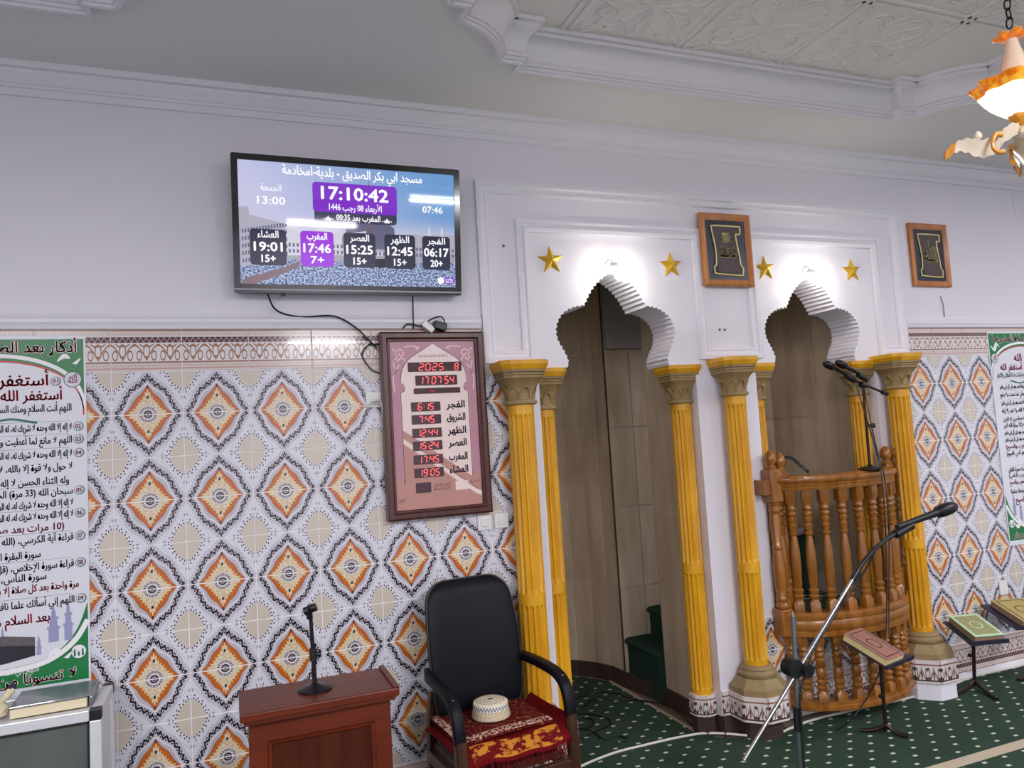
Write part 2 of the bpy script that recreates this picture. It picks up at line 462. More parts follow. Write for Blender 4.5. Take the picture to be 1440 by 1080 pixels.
# ------------------------------------------------------------------ mesh helpers
class MB:
    def __init__(s): s.v = []; s.f = []; s.uv = {}
    def add(s, verts, faces):
        o = len(s.v); s.v += [tuple(p) for p in verts]; s.f += [tuple(i + o for i in f) for f in faces]
        return s
    def box(s, x0, x1, y0, y1, z0, z1, M=None):
        v = [Vector((x, y, z)) for x in (x0, x1) for y in (y0, y1) for z in (z0, z1)]
        if M is not None: v = [M @ p for p in v]
        return s.add(v, [(0, 1, 3, 2), (4, 6, 7, 5), (0, 4, 5, 1), (2, 3, 7, 6), (0, 2, 6, 4), (1, 5, 7, 3)])
    def rings(s, rs, closed=True, cap=True, loop=False):
        n = len(rs[0]); vs = [p for r in rs for p in r]; fs = []
        k = len(rs)
        for i in range(k if loop else k - 1):
            a, b2 = i * n, ((i + 1) % k) * n
            for j in range(n if closed else n - 1):
                j2 = (j + 1) % n
                fs.append((a + j, a + j2, b2 + j2, b2 + j))
        if cap and not loop and closed:
            fs.append(tuple(reversed(range(n)))); fs.append(tuple(range((k - 1) * n, k * n)))
        return s.add(vs, fs)
    def lathe(s, prof, c=(0, 0, 0), n=20, rad=None, cap=True):
        rs = []
        for r, z in prof:
            ring = []
            for i in range(n):
                t = 2 * PI * i / n
                rr = r * (rad(t, z) if rad else 1)
                ring.append((c[0] + rr * cos(t), c[1] + rr * sin(t), c[2] + z))
            rs.append(ring)
        return s.rings(rs, True, cap)
    def tube(s, pts, r, n=8, cap=True):
        pts = [Vector(p) for p in pts]; rs = []; up = None
        for i, p in enumerate(pts):
            t = (pts[min(i + 1, len(pts) - 1)] - pts[max(i - 1, 0)])
            t = t.normalized() if t.length > 1e-9 else Vector((0, 0, 1))
            if up is None:
                up = t.orthogonal().normalized()
            else:
                up = (up - t * up.dot(t))
                up = up.normalized() if up.length > 1e-6 else t.orthogonal().normalized()
            w = t.cross(up)
            rr = r[i] if isinstance(r, (list, tuple)) else r
            rs.append([p + (up * cos(2 * PI * k / n) + w * sin(2 * PI * k / n)) * rr for k in range(n)])
        return s.rings(rs, True, cap)
    def poly(s, outer, holes, fn, depth):
        """fn(u, v, d) -> 3D point; prism of depth between d = 0 and d = depth (depth 0: one face)"""
        loops = [[Vector((p[0], p[1], 0)) for p in l] for l in [outer] + list(holes)]
        tris = tessellate_polygon(loops); flat = [p for l in loops for p in l]; n = len(flat)
        if depth == 0:
            return s.add([fn(p.x, p.y, 0) for p in flat], tris)
        vs = [fn(p.x, p.y, 0) for p in flat] + [fn(p.x, p.y, depth) for p in flat]
        fs = list(tris) + [tuple(i + n for i in reversed(t)) for t in tris]
        o = 0
        for l in loops:
            k = len(l)
            for i in range(k):
                j = (i + 1) % k
                fs.append((o + i, o + j, o + j + n, o + i + n))
            o += k
        return s.add(vs, fs)
    def sweep(s, path, prof, fn, closed=False):
        """path in 2D, prof = [(offset to the left, height)], fn(u, v, h) -> 3D; mitred corners"""
        n = len(path); rs = []
        for i in range(n):
            p = Vector(path[i])
            a = Vector(path[i - 1]) if (i > 0 or closed) else None
            b2 = Vector(path[(i + 1) % n]) if (i < n - 1 or closed) else None
            d1 = (p - a).normalized() if a is not None else None
            d2 = (b2 - p).normalized() if b2 is not None else None
            if d1 is None: d1 = d2
            if d2 is None: d2 = d1
            n1 = Vector((-d1.y, d1.x)); n2 = Vector((-d2.y, d2.x))
            mm = n1 + n2; mm = mm / max(0.25, mm.dot(n1)) if mm.length > 1e-6 else n1
            rs.append([fn(p.x + mm.x * o, p.y + mm.y * o, h) for o, h in prof])
        return s.rings(rs, True, True, closed)
def mesh_of(name, mb, smooth=None):
    me = bpy.data.meshes.new(name)
    me.from_pydata([tuple(p) for p in mb.v], [], mb.f); me.validate(); me.update()
    bm = bmesh.new(); bm.from_mesh(me); bmesh.ops.recalc_face_normals(bm, faces=bm.faces); bm.to_mesh(me); bm.free()
    if smooth:
        for p in me.polygons: p.use_smooth = True
        me.set_sharp_from_angle(angle=math.radians(smooth))
    return me
def link(name, me, mat, parent=None, loc=(0, 0, 0), rot=(0, 0, 0), **kw):
    o = bpy.data.objects.new(name, me); COL.objects.link(o)
    if mat and not me.materials: me.materials.append(MATS[mat])
    o.location = loc; o.rotation_euler = rot
    if parent is not None: o.parent = parent
    for k, v in kw.items(): o[k] = v
    return o
def root_of(p):
    while p.parent: p = p.parent
    return p
def obj(name, mb, mat, parent=None, smooth=None, bevel=0, **kw):
    """world-coordinate mesh linked as one object; under a parent the vertices become local"""
    origin = Vector((0, 0, 0))
    if parent is not None:
        q = parent
        while q is not None: origin += Vector(q.location); q = q.parent
    elif 'origin' in kw: origin = Vector(kw.pop('origin'))
    else:
        xs = [Vector(p) for p in mb.v]
        lo = [min(p[i] for p in xs) for i in range(3)]; hi = [max(p[i] for p in xs) for i in range(3)]
        origin = Vector(((lo[0] + hi[0]) / 2, (lo[1] + hi[1]) / 2, lo[2]))
    mb.v = [tuple(Vector(p) - origin) for p in mb.v]
    me = mesh_of(name, mb, smooth)
    o = link(name, me, mat, parent, origin if parent is None else (0, 0, 0), **kw)
    if bevel:
        md = o.modifiers.new('bevel', 'BEVEL'); md.width = bevel; md.segments = 2; md.limit_method = 'ANGLE'; md.angle_limit = math.radians(40)
    return o
def thing(name, label, cat, loc, group=None, rotz=0):
    o = bpy.data.objects.new(name, None); COL.objects.link(o); o.location = loc; o.empty_display_size = 0.1
    o.rotation_euler = (0, 0, rotz)
    o['label'] = label; o['category'] = cat
    if group: o['group'] = group
    return o
def tag(o, label, cat, group=None):
    o['label'] = label; o['category'] = cat
    if group: o['group'] = group
    return o
def local(name, mb, mat, parent, smooth=None, bevel=0, loc=(0, 0, 0), rot=(0, 0, 0)):
    """vertices already local to parent"""
    o = link(name, mesh_of(name, mb, smooth), mat, parent, loc, rot)
    if bevel:
        md = o.modifiers.new('bevel', 'BEVEL'); md.width = bevel; md.segments = 2; md.limit_method = 'ANGLE'; md.angle_limit = math.radians(40)
    return o
def copy_tree(o, parent=None):
    c = o.copy(); COL.objects.link(c); c.parent = parent
    for ch in list(o.children): copy_tree(ch, c)
    return c
def struct(name, mb, mat, smooth=None, bevel=0, **kw):
    return obj(name, mb, mat, None, smooth, bevel, origin=(0, 0, 0), kind='structure', **kw)
def crom(pts, per=6, closed=False):
    pts = [Vector(p) for p in pts]; n = len(pts); out = []
    for i in range(n if closed else n - 1):
        g = (lambda k: pts[k % n]) if closed else (lambda k: pts[max(0, min(n - 1, k))])
        p0, p1, p2, p3 = g(i - 1), g(i), g(i + 1), g(i + 2)
        for k in range(per):
            t = k / per
            out.append(0.5 * ((2 * p1) + (p2 - p0) * t + (2 * p0 - 5 * p1 + 4 * p2 - p3) * t * t + (3 * p1 - p0 - 3 * p2 + p3) * t ** 3))
    if not closed: out.append(pts[-1])
    return out
def rrect(x0, x1, y0, y1, r, n=4):
    out = []
    for cx, cy, a in ((x1 - r, y1 - r, 0), (x0 + r, y1 - r, 90), (x0 + r, y0 + r, 180), (x1 - r, y0 + r, 270)):
        for k in range(n + 1):
            t = math.radians(a + 90 * k / n); out.append((cx + r * cos(t), cy + r * sin(t)))
    return out
def disc(cx, cy, r, n=18, ry=None):
    return [(cx + r * cos(2 * PI * k / n), cy + (ry or r) * sin(2 * PI * k / n)) for k in range(n)]
def ribbon(pts, w):
    """flat stroke of width w along a 2D polyline, as one outline"""
    P = [Vector((p[0], p[1])) for p in pts]; L = []; R = []
    for i, p in enumerate(P):
        t = (P[min(i + 1, len(P) - 1)] - P[max(0, i - 1)]).normalized(); n = Vector((-t.y, t.x))
        ww = (w(i / (len(P) - 1)) if callable(w) else w) / 2
        L.append(p + n * ww); R.append(p - n * ww)
    return [tuple(p) for p in L + R[::-1]]

# ------------------------------------------------------------------ Arabic lettering
AR = {}
_seq = [('\u0621', 1), ('\u0622', 2), ('\u0623', 2), ('\u0624', 2), ('\u0625', 2), ('\u0626', 4), ('\u0627', 2), ('\u0628', 4), ('\u0629', 2)] + \
    [(chr(c), 4) for c in range(0x62A, 0x62F)] + [(chr(c), 2) for c in range(0x62F, 0x633)] + [(chr(c), 4) for c in range(0x633, 0x63B)] + \
    [(chr(c), 4) for c in range(0x641, 0x648)] + [('\u0648', 2), ('\u0649', 2), ('\u064a', 4)]
_c = 0xFE80
for _ch, _n in _seq: AR[_ch] = (_c, _n); _c += _n
LAM = {'\u0622': 0xFEF5, '\u0623': 0xFEF7, '\u0625': 0xFEF9, '\u0627': 0xFEFB}
def shape(s):
    out = []; i = 0; prev = False
    while i < len(s):
        ch = s[i]
        if ch in AR:
            c, n = AR[ch]
            if ch == '\u0644' and i + 1 < len(s) and s[i + 1] in LAM:
                out.append(chr(LAM[s[i + 1]] + (1 if prev else 0))); prev = False; i += 2; continue
            nxt = i + 1 < len(s) and s[i + 1] in AR and AR[s[i + 1]][1] > 1
            if n == 4: f = 3 if prev and nxt else 1 if prev else 2 if nxt else 0; prev = nxt
            elif n == 2: f = 1 if prev else 0; prev = False
            else: f = 0; prev = False
            out.append(chr(c + f))
        else: out.append(ch); prev = False
        i += 1
    if not any(c in AR for c in s): return s
    res = []; run = ''
    for t in reversed(out):
        if t.isdigit() or t in ':+': run = t + run
        else:
            if run: res.append(run); run = ''
            res.append({'(': ')', ')': '('}.get(t, t))
    if run: res.append(run)
    return ''.join(res)
def area2(l): return sum(l[i][0] * l[(i + 1) % len(l)][1] - l[(i + 1) % len(l)][0] * l[i][1] for i in range(len(l)))
def inside(p, l):
    c = False; j = len(l) - 1
    for i in range(len(l)):
        if (l[i][1] > p[1]) != (l[j][1] > p[1]) and p[0] < (l[j][0] - l[i][0]) * (p[1] - l[i][1]) / (l[j][1] - l[i][1]) + l[i][0]: c = not c
        j = i
    return c
_TX = {}
def glyphs(s, res=2):
    """(2D verts, tris, xmin, xmax) at size 1"""
    if s in _TX: return _TX[s]
    cu = bpy.data.curves.new('t', 'FONT'); cu.body = shape(s); cu.size = 1.0
    o = bpy.data.objects.new('t', cu); COL.objects.link(o)
    dg = bpy.context.evaluated_depsgraph_get(); dg.update()
    ev = o.evaluated_get(dg)
    c = ev.to_curve(dg, apply_modifiers=False)
    loops = []
    for sp in c.splines:
        pts = []
        bp = sp.bezier_points; n = len(bp)
        for i in range(n):
            a, b2 = bp[i], bp[(i + 1) % n]
            p0, p1, p2, p3 = a.co.xy, a.handle_right.xy, b2.handle_left.xy, b2.co.xy
            straight = abs((p1 - p0).cross(p3 - p0)) < 1e-5 and abs((p2 - p0).cross(p3 - p0)) < 1e-5
            for k in range(1 if straight else res):
                t = k / res
                pts.append(tuple(p0 * (1 - t) ** 3 + 3 * p1 * t * (1 - t) ** 2 + 3 * p2 * t * t * (1 - t) + p3 * t ** 3))
        if len(pts) > 2: loops.append(pts)
    ev.to_curve_clear()
    bpy.data.objects.remove(o); bpy.data.curves.remove(cu)
    V = []; T = []
    if loops:
        # outer winding = winding of the largest loop of each nest; TrueType outers share one sign
        def is_hole(l): return any(o is not l and area2(o) * area2(l) < 0 and abs(area2(o)) > abs(area2(l)) and all(inside(p, o) for p in l[::2]) for o in loops)
        hl = [is_hole(l) for l in loops]
        outs = [l for l, h in zip(loops, hl) if not h]; holes = [l for l, h in zip(loops, hl) if h]
        for l in outs:
            hs = [h for h in holes if inside(h[0], l) and area2(h) * area2(l) < 0]
            ls = [[Vector((p[0], p[1], 0)) for p in q] for q in [l] + hs]
            tr = tessellate_polygon(ls); o0 = len(V)
            V += [(p.x, p.y) for q in ls for p in q]; T += [tuple(i + o0 for i in t) for t in tr]
    xs = [p[0] for p in V] or [0]
    _TX[s] = (V, T, min(xs), max(xs)); return _TX[s]
def text(mb, s, fn, x, y, size, anchor='c', width=None, bold=0.0, clip=None):
    """writes s on the plane fn(u, v, 0); y is the baseline, anchor c, l or r; width squeezes or stretches to fit"""
    V, T, x0, x1 = glyphs(s)
    w = (x1 - x0) * size; k = 1.0
    if width: k = width / max(w, 1e-6); w = width
    off = {'c': -w / 2, 'l': 0, 'r': -w}[anchor]
    for dx, dy in ([(0, 0)] if not bold else [(-bold, 0), (bold, 0), (0, bold), (0, -bold)]):
        pts = [(x + off + (p[0] - x0) * size * k + dx * size, y + p[1] * size + dy * size) for p in V]
        tr = T
        if clip: tr = [t for t in T if all(clip[0] <= pts[i][0] <= clip[1] for i in t)]
        mb.add([fn(p[0], p[1], 0) for p in pts], tr)

# ------------------------------------------------------------------ the setting
XL, XR, YB, ZC = -3.0, 9.0, -8.0, 3.64
def wallfn(y0):
    return lambda u, v, d: (u, y0 + d, v)
# scalloped horseshoe arches
HALF = [(0.330, 2.215), (0.332, 2.25), (0.352, 2.30), (0.385, 2.36), (0.395, 2.42), (0.375, 2.48), (0.335, 2.525), (0.275, 2.553), (0.205, 2.565)]
TOP = [(0.205, 2.565), (0.178, 2.615), (0.145, 2.665), (0.10, 2.712), (0.05, 2.748), (0.0, 2.772)]
def arch_half(grow=0.0):
    raw = crom(HALF, 8)[:-1] + crom(TOP, 8)
    raw = [Vector((p[0], p[1])) for p in raw]
    acc = [0]
    for i in range(1, len(raw)): acc.append(acc[-1] + (raw[i] - raw[i - 1]).length)
    N = int(acc[-1] / 0.0075); out = []
    j = 0
    for k in range(N + 1):
        s = acc[-1] * k / N
        while j < len(acc) - 2 and acc[j + 1] < s: j += 1
        t = (s - acc[j]) / max(1e-9, acc[j + 1] - acc[j])
        p = raw[j].lerp(raw[j + 1], t); d = (raw[j + 1] - raw[j]).normalized(); n = Vector((d.y, -d.x))
        ph = (k % 4)
        o = (0.0, 0.0075, 0.010, 0.0075)[ph] - 0.004 + grow
        out.append((p.x + n.x * o, p.y + n.y * o))
    return out
AH = arch_half()
def opening(cx, hw, z0):
    """outline from lower right up over the arch to lower left"""
    r = [(cx + hw, z0), (cx + hw, 2.205), (cx + 0.34, 2.205)] + [(cx + p[0], p[1]) for p in AH[1:-1]]
    l = [(cx - p[0], p[1]) for p in reversed(AH[1:])] + [(cx - 0.34, 2.205), (cx - hw, 2.205), (cx - hw, z0)]
    return r + l
HW1, HW2 = 0.525, 0.5
C1, C2 = ARCHX
TH = 0.25
wall_outline = [(XL, 0), (XL, ZC + 0.25), (XR, ZC + 0.25), (XR, 0)] + opening(C1, HW1, 0.0)
hole2 = opening(C2, HW2, 0.53)
wall_back = struct('wall_back', MB().poly(wall_outline, [hole2], wallfn(0.0), TH), 'plaster', smooth=30)
# other walls of the hall
struct('wall_left', MB().box(XL - 0.2, XL, YB, 0.25, 0, ZC + 0.25), 'plaster')
struct('wall_right', MB().box(XR, XR + 0.2, YB, 0.25, 0, ZC + 0.25), 'plaster')
struct('wall_front', MB().box(XL - 0.2, XR + 0.2, YB - 0.2, YB, 0, ZC + 0.25), 'plaster')

# floor: bare slab below, carpets on it
floor = struct('floor', MB().box(XL, XR, YB, 2.2, -0.12, -0.012), 'bare_floor')
def flat(pts, z0, z1):
    return MB().poly(pts, [], lambda u, v, d: (u, v, z0 + d), z1 - z0)
main_c = [(XL, YB), (XR, YB), (XR, -0.02), (4.78, -0.02), (4.70, -0.10), (3.46, -0.09), (3.36, -0.10), (3.08, -0.085), (2.97, -0.02), (2.94, 0.09), (2.0, 0.09), (1.98, -0.02), (XL, -0.02)]
obj('carpet', flat(main_c, -0.012, 0.0), 'carpet', floor)
niche_c = [(2.0, 0.092), (2.905, 0.092), (2.905, 1.20), (2.80, 1.38), (2.62, 1.50), (2.4, 1.50), (2.2, 1.38), (2.06, 1.16), (2.0, 1.0)]
obj('niche_carpet', flat(niche_c, -0.012, 0.0), 'carpet_niche', floor)
obj('carpet_binding', MB().box(2.905, 2.93, 0.12, 1.2, -0.012, 0.002), 'carpet_binding', floor)

# ceiling with two coffers (inner corners bitten by quarter circles)
def coffer(x0, x1, y0, y1, r=0.36, n=10, st=0.10):
    """clockwise-ish closed outline, y1 = side nearest the back wall"""
    pts = []
    def corner(cx, cy, sx, sy, rev):
        # seen from the corner (cx, cy), the coffer lies toward (sx, sy)
        a = [(cx + sx * (r + st), cy), (cx + sx * (r + st), cy + sy * 0.075), (cx + sx * r, cy + sy * 0.075)]
        arc = []
        t0 = math.asin(0.075 / r)
        for k in range(n + 1):
            t = t0 + (PI / 2 - 2 * t0) * k / n
            arc.append((cx + sx * r * cos(t), cy + sy * r * sin(t)))
        b2 = [(cx + sx * 0.075, cy + sy * r), (cx + sx * 0.075, cy + sy * (r + st)), (cx, cy + sy * (r + st))]
        l = a + arc[1:-1] + b2
        return l[::-1] if rev else l
    pts += corner(x0, y1, 1, -1, False)    # ends on the left side
    pts += corner(x0, y0, 1, 1, True)
    pts += corner(x1, y0, -1, 1, False)
    pts += corner(x1, y1, -1, -1, True)
    return pts
COF = [coffer(1.24, 4.66, -4.0, -0.57), coffer(-2.7, 0.34, -4.0, -0.57), coffer(5.5, 8.7, -4.0, -0.57)]
ZT = ZC + 0.17
ceiling = struct('ceiling', MB().poly([(XL, YB), (XR, YB), (XR, 0.0), (XL, 0.0)], COF, lambda u, v, d: (u, v, ZC + d), 0.30), 'ceiling_paint')
for i, c in enumerate(COF):
    xs = [p[0] for p in c]
    obj('coffer_top', MB().box(min(xs) - 0.02, max(xs) + 0.02, -4.02, -0.55, ZT, ZT + 0.05), 'ceiling_paint', ceiling)
    prof = [(0.0, -0.03), (-0.02, -0.03), (-0.02, -0.018), (-0.032, -0.018), (-0.032, -0.004), (-0.044, -0.004), (-0.044, 0.012), (-0.03, 0.03), (-0.034, 0.06), (-0.05, 0.095), (-0.075, 0.125), (-0.09, 0.13), (-0.09, 0.148), (-0.11, 0.148), (-0.11, 0.17), (0.0, 0.17)]
    a = area2(c)
    path = c if a < 0 else c[::-1]      # clockwise: left is outside
    struct('trim_%d' % (20 + i), MB().sweep(path, prof, lambda u, v, h: (u, v, ZC + h), True), 'trim_paint', smooth=35)
# moulded relief on the middle coffer: square panels with scrolls
def scroll_mesh():
    mb = MB()
    def rel(pts, r):
        P = [(p[0], p[1], 0) for p in crom([(a, b, 0) for a, b in pts], 6)]
        mb.tube(P, r, 6)
    for sx in (1, -1):
        rel([(sx * 0.02, -0.02), (sx * 0.12, 0.02), (sx * 0.20, 0.12), (sx * 0.17, 0.21), (sx * 0.08, 0.21), (sx * 0.06, 0.14), (sx * 0.11, 0.12)], 0.007)
        rel([(sx * 0.05, 0.0), (sx * 0.18, -0.02), (sx * 0.25, 0.06), (sx * 0.24, 0.13), (sx * 0.19, 0.10)], 0.006)
        rel([(sx * 0.03, 0.05), (sx * 0.05, 0.16), (sx * 0.0, 0.25)], 0.006)
        rel([(sx * 0.20, 0.19), (sx * 0.26, 0.22), (sx * 0.25, 0.27), (sx * 0.21, 0.25)], 0.005)
    return mesh_of('relief_scroll', mb, 60)
SCR = scroll_mesh(); SCR.materials.append(MATS['ceiling_paint'])
for i in range(5):
    for j in range(5):
        cx = 1.62 + i * 0.66; cy = -0.98 - j * 0.66
        if abs(cx - 2.95) > 1.25 and (j in (0, 4)): continue
        for k in range(4):
            link('relief_scroll', SCR, None, ceiling, (cx + 0.02 * cos(k * PI / 2 + PI / 2), cy + 0.02 * sin(k * PI / 2 + PI / 2), ZT - 0.001), (0, 0, k * PI / 2))
for i in range(6):
    x = 1.29 + i * 0.66
    if 1.4 < x < 4.6:
        obj('relief_rib', MB().box(x - 0.03, x - 0.012, -3.9, -0.68, ZT - 0.008, ZT + 0.01), 'ceiling_paint', ceiling)
        obj('relief_rib', MB().box(x + 0.012, x + 0.03, -3.9, -0.68, ZT - 0.008, ZT + 0.01), 'ceiling_paint', ceiling)
for j in range(6):
    y = -0.65 - j * 0.66
    if j: 
        obj('relief_rib', MB().box(1.3, 4.6, y - 0.03, y - 0.012, ZT - 0.008, ZT + 0.01), 'ceiling_paint', ceiling)
        obj('relief_rib', MB().box(1.3, 4.6, y + 0.012, y + 0.03, ZT - 0.008, ZT + 0.01), 'ceiling_paint', ceiling)

# mouldings on the back wall
wf = lambda u, v, h: (u, -h, v)
struct('trim_1', MB().sweep([(XL, ZC), (XR, ZC)], [(0.0, 0.0), (0.0, 0.085), (-0.03, 0.085), (-0.03, 0.06), (-0.045, 0.06), (-0.085, 0.03), (-0.085, 0.022), (-0.10, 0.022), (-0.10, 0.012), (-0.135, 0.012), (-0.135, 0.0)], wf), 'trim_paint', smooth=30)
dado = [(-0.075, 0.0), (-0.075, 0.02), (-0.055, 0.024), (-0.045, 0.03), (-0.03, 0.03), (-0.02, 0.02), (-0.01, 0.014), (0.0, 0.012), (0.0, 0.0)]
struct('trim_2', MB().sweep([(XL, 2.505), (1.655, 2.505)], dado, wf), 'trim_paint', smooth=30)
struct('trim_3', MB().sweep([(4.80, 2.505), (XR, 2.505)], dado, wf), 'trim_paint', smooth=30)
ZB, ZI, ZO = 2.235, 2.985, 3.27
mpath = [(1.665, ZB), (1.665, ZO), (4.805, ZO), (4.805, ZB), (4.545, ZB), (4.545, ZI), (3.545, ZI), (3.545, ZB), (3.075, ZB), (3.075, ZI), (1.965, ZI), (1.965, ZB)]
struct('trim_4', MB().sweep(mpath, [(0.0, 0.0), (0.0, 0.022), (-0.012, 0.026), (-0.026, 0.026), (-0.034, 0.014), (-0.05, 0.012), (-0.056, 0.018), (-0.068, 0.018), (-0.074, 0.0)], wf, True), 'trim_paint', smooth=30)

# ------------------------------------------------------------------ wall tiles
TT = 0.009
_tm = {}
def star_mesh(xa, xb, va=0.0, vb=1.0):
    """tile part between xa..xb (from -1 to 1) and va..vb, star centre at v = 0; size 0.3 x 0.2"""
    key = (round(xa, 3), round(xb, 3), round(va, 3), round(vb, 3))
    if key in _tm: return _tm[key]
    g = 0.0021; bv = 0.0022
    x0, x1, z0, z1 = xa * 0.15 + g, xb * 0.15 - g, va * 0.2 + g, vb * 0.2 - g
    mb = MB()
    o = [(x0, 0, z0), (x1, 0, z0), (x1, 0, z1), (x0, 0, z1)]
    m2 = [(x0, -TT + bv, z0), (x1, -TT + bv, z0), (x1, -TT + bv, z1), (x0, -TT + bv, z1)]
    i2 = [(x0 + bv, -TT, z0 + bv), (x1 - bv, -TT, z0 + bv), (x1 - bv, -TT, z1 - bv), (x0 + bv, -TT, z1 - bv)]
    mb.rings([o, m2, i2])
    me = mesh_of('tile', mb)
    uvl = me.uv_layers.new(name='UVMap')
    for lp in me.loops:
        p = me.vertices[lp.vertex_index].co
        uvl.data[lp.index].uv = (p.x / 0.15, p.z / 0.2)
    me.materials.append(MATS['star_tile'])
    _tm[key] = me
    return me
def border_mesh(xa, xb):
    key = ('b', round(xa, 3), round(xb, 3))
    if key in _tm: return _tm[key]
    g = 0.0021; bv = 0.002; x0, x1, z0, z1 = xa + g, xb - g, g, 0.2 - g
    mb = MB()
    mb.rings([[(x0, 0, z0), (x1, 0, z0), (x1, 0, z1), (x0, 0, z1)], [(x0, -TT, z0), (x1, -TT, z0), (x1, -TT, z1), (x0, -TT, z1)],
              [(x0 + bv, -TT - bv, z0 + bv), (x1 - bv, -TT - bv, z0 + bv), (x1 - bv, -TT - bv, z1 - bv), (x0 + bv, -TT - bv, z1 - bv)]])
    me = mesh_of('border_tile', mb)
    uvl = me.uv_layers.new(name='UVMap')
    for lp in me.loops:
        p = me.vertices[lp.vertex_index].co
        uvl.data[lp.index].uv = (p.x / 0.3 + 0.5, p.z / 0.2)
    me.materials.append(MATS['border_tile'])
    _tm[key] = me
    return me
def tile_field(xs, xmin, xmax, ztop, zbot, top_border, bottom_border=True, y=0.0):
    obj('grout', MB().box(xmin, xmax, y - 0.0065, y + 0.001, 0.0, ztop), 'grout', wall_back)
    if top_border: obj('grout', MB().box(top_border[0], top_border[1], y - 0.0065, y + 0.001, ztop, ztop + 0.2), 'grout', wall_back)
    for xc in xs:
        a = max(-1.0, (xmin - xc) / 0.15); b2 = min(1.0, (xmax - xc) / 0.15)
        if b2 - a < 0.05: continue
        z = 2.03
        while z > 0.22:
            # upper half of the star stands on z, lower half hangs from it
            if z + 0.2 <= ztop + 0.001: link('tile', star_mesh(a, b2), None, wall_back, (xc, y, z))
            if z <= ztop + 0.001: link('tile', star_mesh(-b2, -a), None, wall_back, (xc, y, z), (0, PI, 0))
            z -= 0.4
        bx0, bx1 = a * 0.15, b2 * 0.15
        if top_border:
            t0, t1 = max(bx0, top_border[0] - xc), min(bx1, top_border[1] - xc)
            if t1 - t0 > 0.01: link('border_tile', border_mesh(t0, t1), None, wall_back, (xc, y, 2.23))
        if bottom_border: link('border_tile', border_mesh(-bx1, -bx0), None, wall_back, (xc, y, 0.23), (0, PI, 0))
tile_field([0.0 + 0.3 * k for k in range(-6, 7)], -1.95, 1.93, 2.23, 0.23, (-1.95, 1.66))
tile_field([4.895 + 0.3003 * k for k in range(-1, 7)], 4.66, 6.84, 2.23, 0.23, (4.81, 6.84))
tile_field([3.43 + 0.3 * k for k in range(0, 4)], 3.33, 4.60, 0.63, 0.23, False)
# low white kerb under the border on both sides
for i, (a, b2) in enumerate(((XL, 1.74), (4.74, XR))):
    struct('baseboard_%s' % ('left', 'right')[i], MB().sweep([(a, 0.0), (b2, 0.0)], [(0.0, 0.0), (0.0, 0.045), (0.02, 0.04), (0.035, 0.012), (0.035, 0.0)], lambda u, v, h: (u, -h, v)), 'trim_paint')

# ------------------------------------------------------------------ the niches behind the arches
NZ = [0.10, 0.685, 1.27, 1.855, 2.44, 3.02]
def stone_slab(name, p0, p1, z0, z1, th=0.008):
    """upright slab whose face runs p0 -> p1 (plan); thickness to the left of the run"""
    a = Vector(p0); b2 = Vector(p1); d = (b2 - a).normalized(); n = Vector((-d.y, d.x)); g = 0.0028
    a2 = a + d * g; b3 = b2 - d * g
    ring = lambda z: [(a2.x, a2.y, z), (b3.x, b3.y, z), (b3.x + n.x * th, b3.y + n.y * th, z), (a2.x + n.x * th, a2.y + n.y * th, z)]
    return MB().rings([ring(z0 + g), ring(z1 - g)])
def stone_run(pts, parent, ztop=5, zbase=0):
    for a, b2 in zip(pts[:-1], pts[1:]):
        for i in range(zbase, ztop):
            obj('stone_tile', stone_slab('stone_tile', a, b2, NZ[i], NZ[i + 1]), 'stone_tile', parent)
def backing(name, pts, z0, z1, th, mat, off=0.004):
    mb = MB(); P = [Vector(p) for p in pts]
    for a, b2 in zip(P[:-1], P[1:]):
        d = (b2 - a).normalized(); n = Vector((-d.y, d.x)); o = n * off; e = d * 0.0
        q = [a - e + o, b2 + e + o, b2 + e + n * th, a - e + n * th]
        mb.rings([[(p.x, p.y, z0) for p in q], [(p.x, p.y, z1) for p in q]])
    return struct(name, mb, mat)
# niche 1 plan, walked so that the wall body lies to the left of the run (outside the niche)
AC = (2.475, 1.055)
n1 = [(3.04, 0.25), (3.04, 0.61)]
n1_arc = [(AC[0] + 0.5 * cos(t), AC[1] + 0.55 * sin(t)) for t in [PI * k / 11 for k in range(12)]]
n1_arc[0] = (2.975, 1.055)
n1_left = [(1.97, 1.055), (1.97, 0.79), (1.97, 0.52), (1.97, 0.25)]
def rv(p): return p[::-1]
wn1 = backing('wall_niche_right', rv(n1), 0.0, 3.1, 0.12, 'grout_stone', 0.003)
wn2 = backing('wall_niche', rv(n1_arc), 0.0, 3.1, 0.12, 'grout_stone', 0.003)
wn3 = backing('wall_niche_left', rv(n1_left), 0.0, 3.1, 0.12, 'grout_stone', 0.003)
def stone_run_r(pts, parent, ztop=5, zbase=0):
    for a, b2 in zip(pts[:-1], pts[1:]):
        for i in range(zbase, ztop):
            obj('stone_tile', stone_slab('stone_tile', b2, a, NZ[i], NZ[i + 1], 0.006), 'stone_tile', parent)
stone_run_r(n1, wn1); stone_run_r(n1_arc, wn2); stone_run_r(n1_left, wn3)
# dark skirting of niche 1 and around the pier
def skirting(name, pts, h=0.1, th=0.012):
    mb = MB().sweep(pts, [(0.0, -0.012), (0.0, h), (th, h), (th, -0.012)], lambda u, v, z: (u, v, z))
    return struct(name, mb, 'dark_skirting')
skirting('baseboard_niche', [(3.04, 0.0)] + [(3.035, 0.25), (3.035, 0.61)] + [(2.972, 1.055)] + n1_arc[1:-1] + n1_left[:1] + [(1.975, 0.25), (1.985, 0.0)])
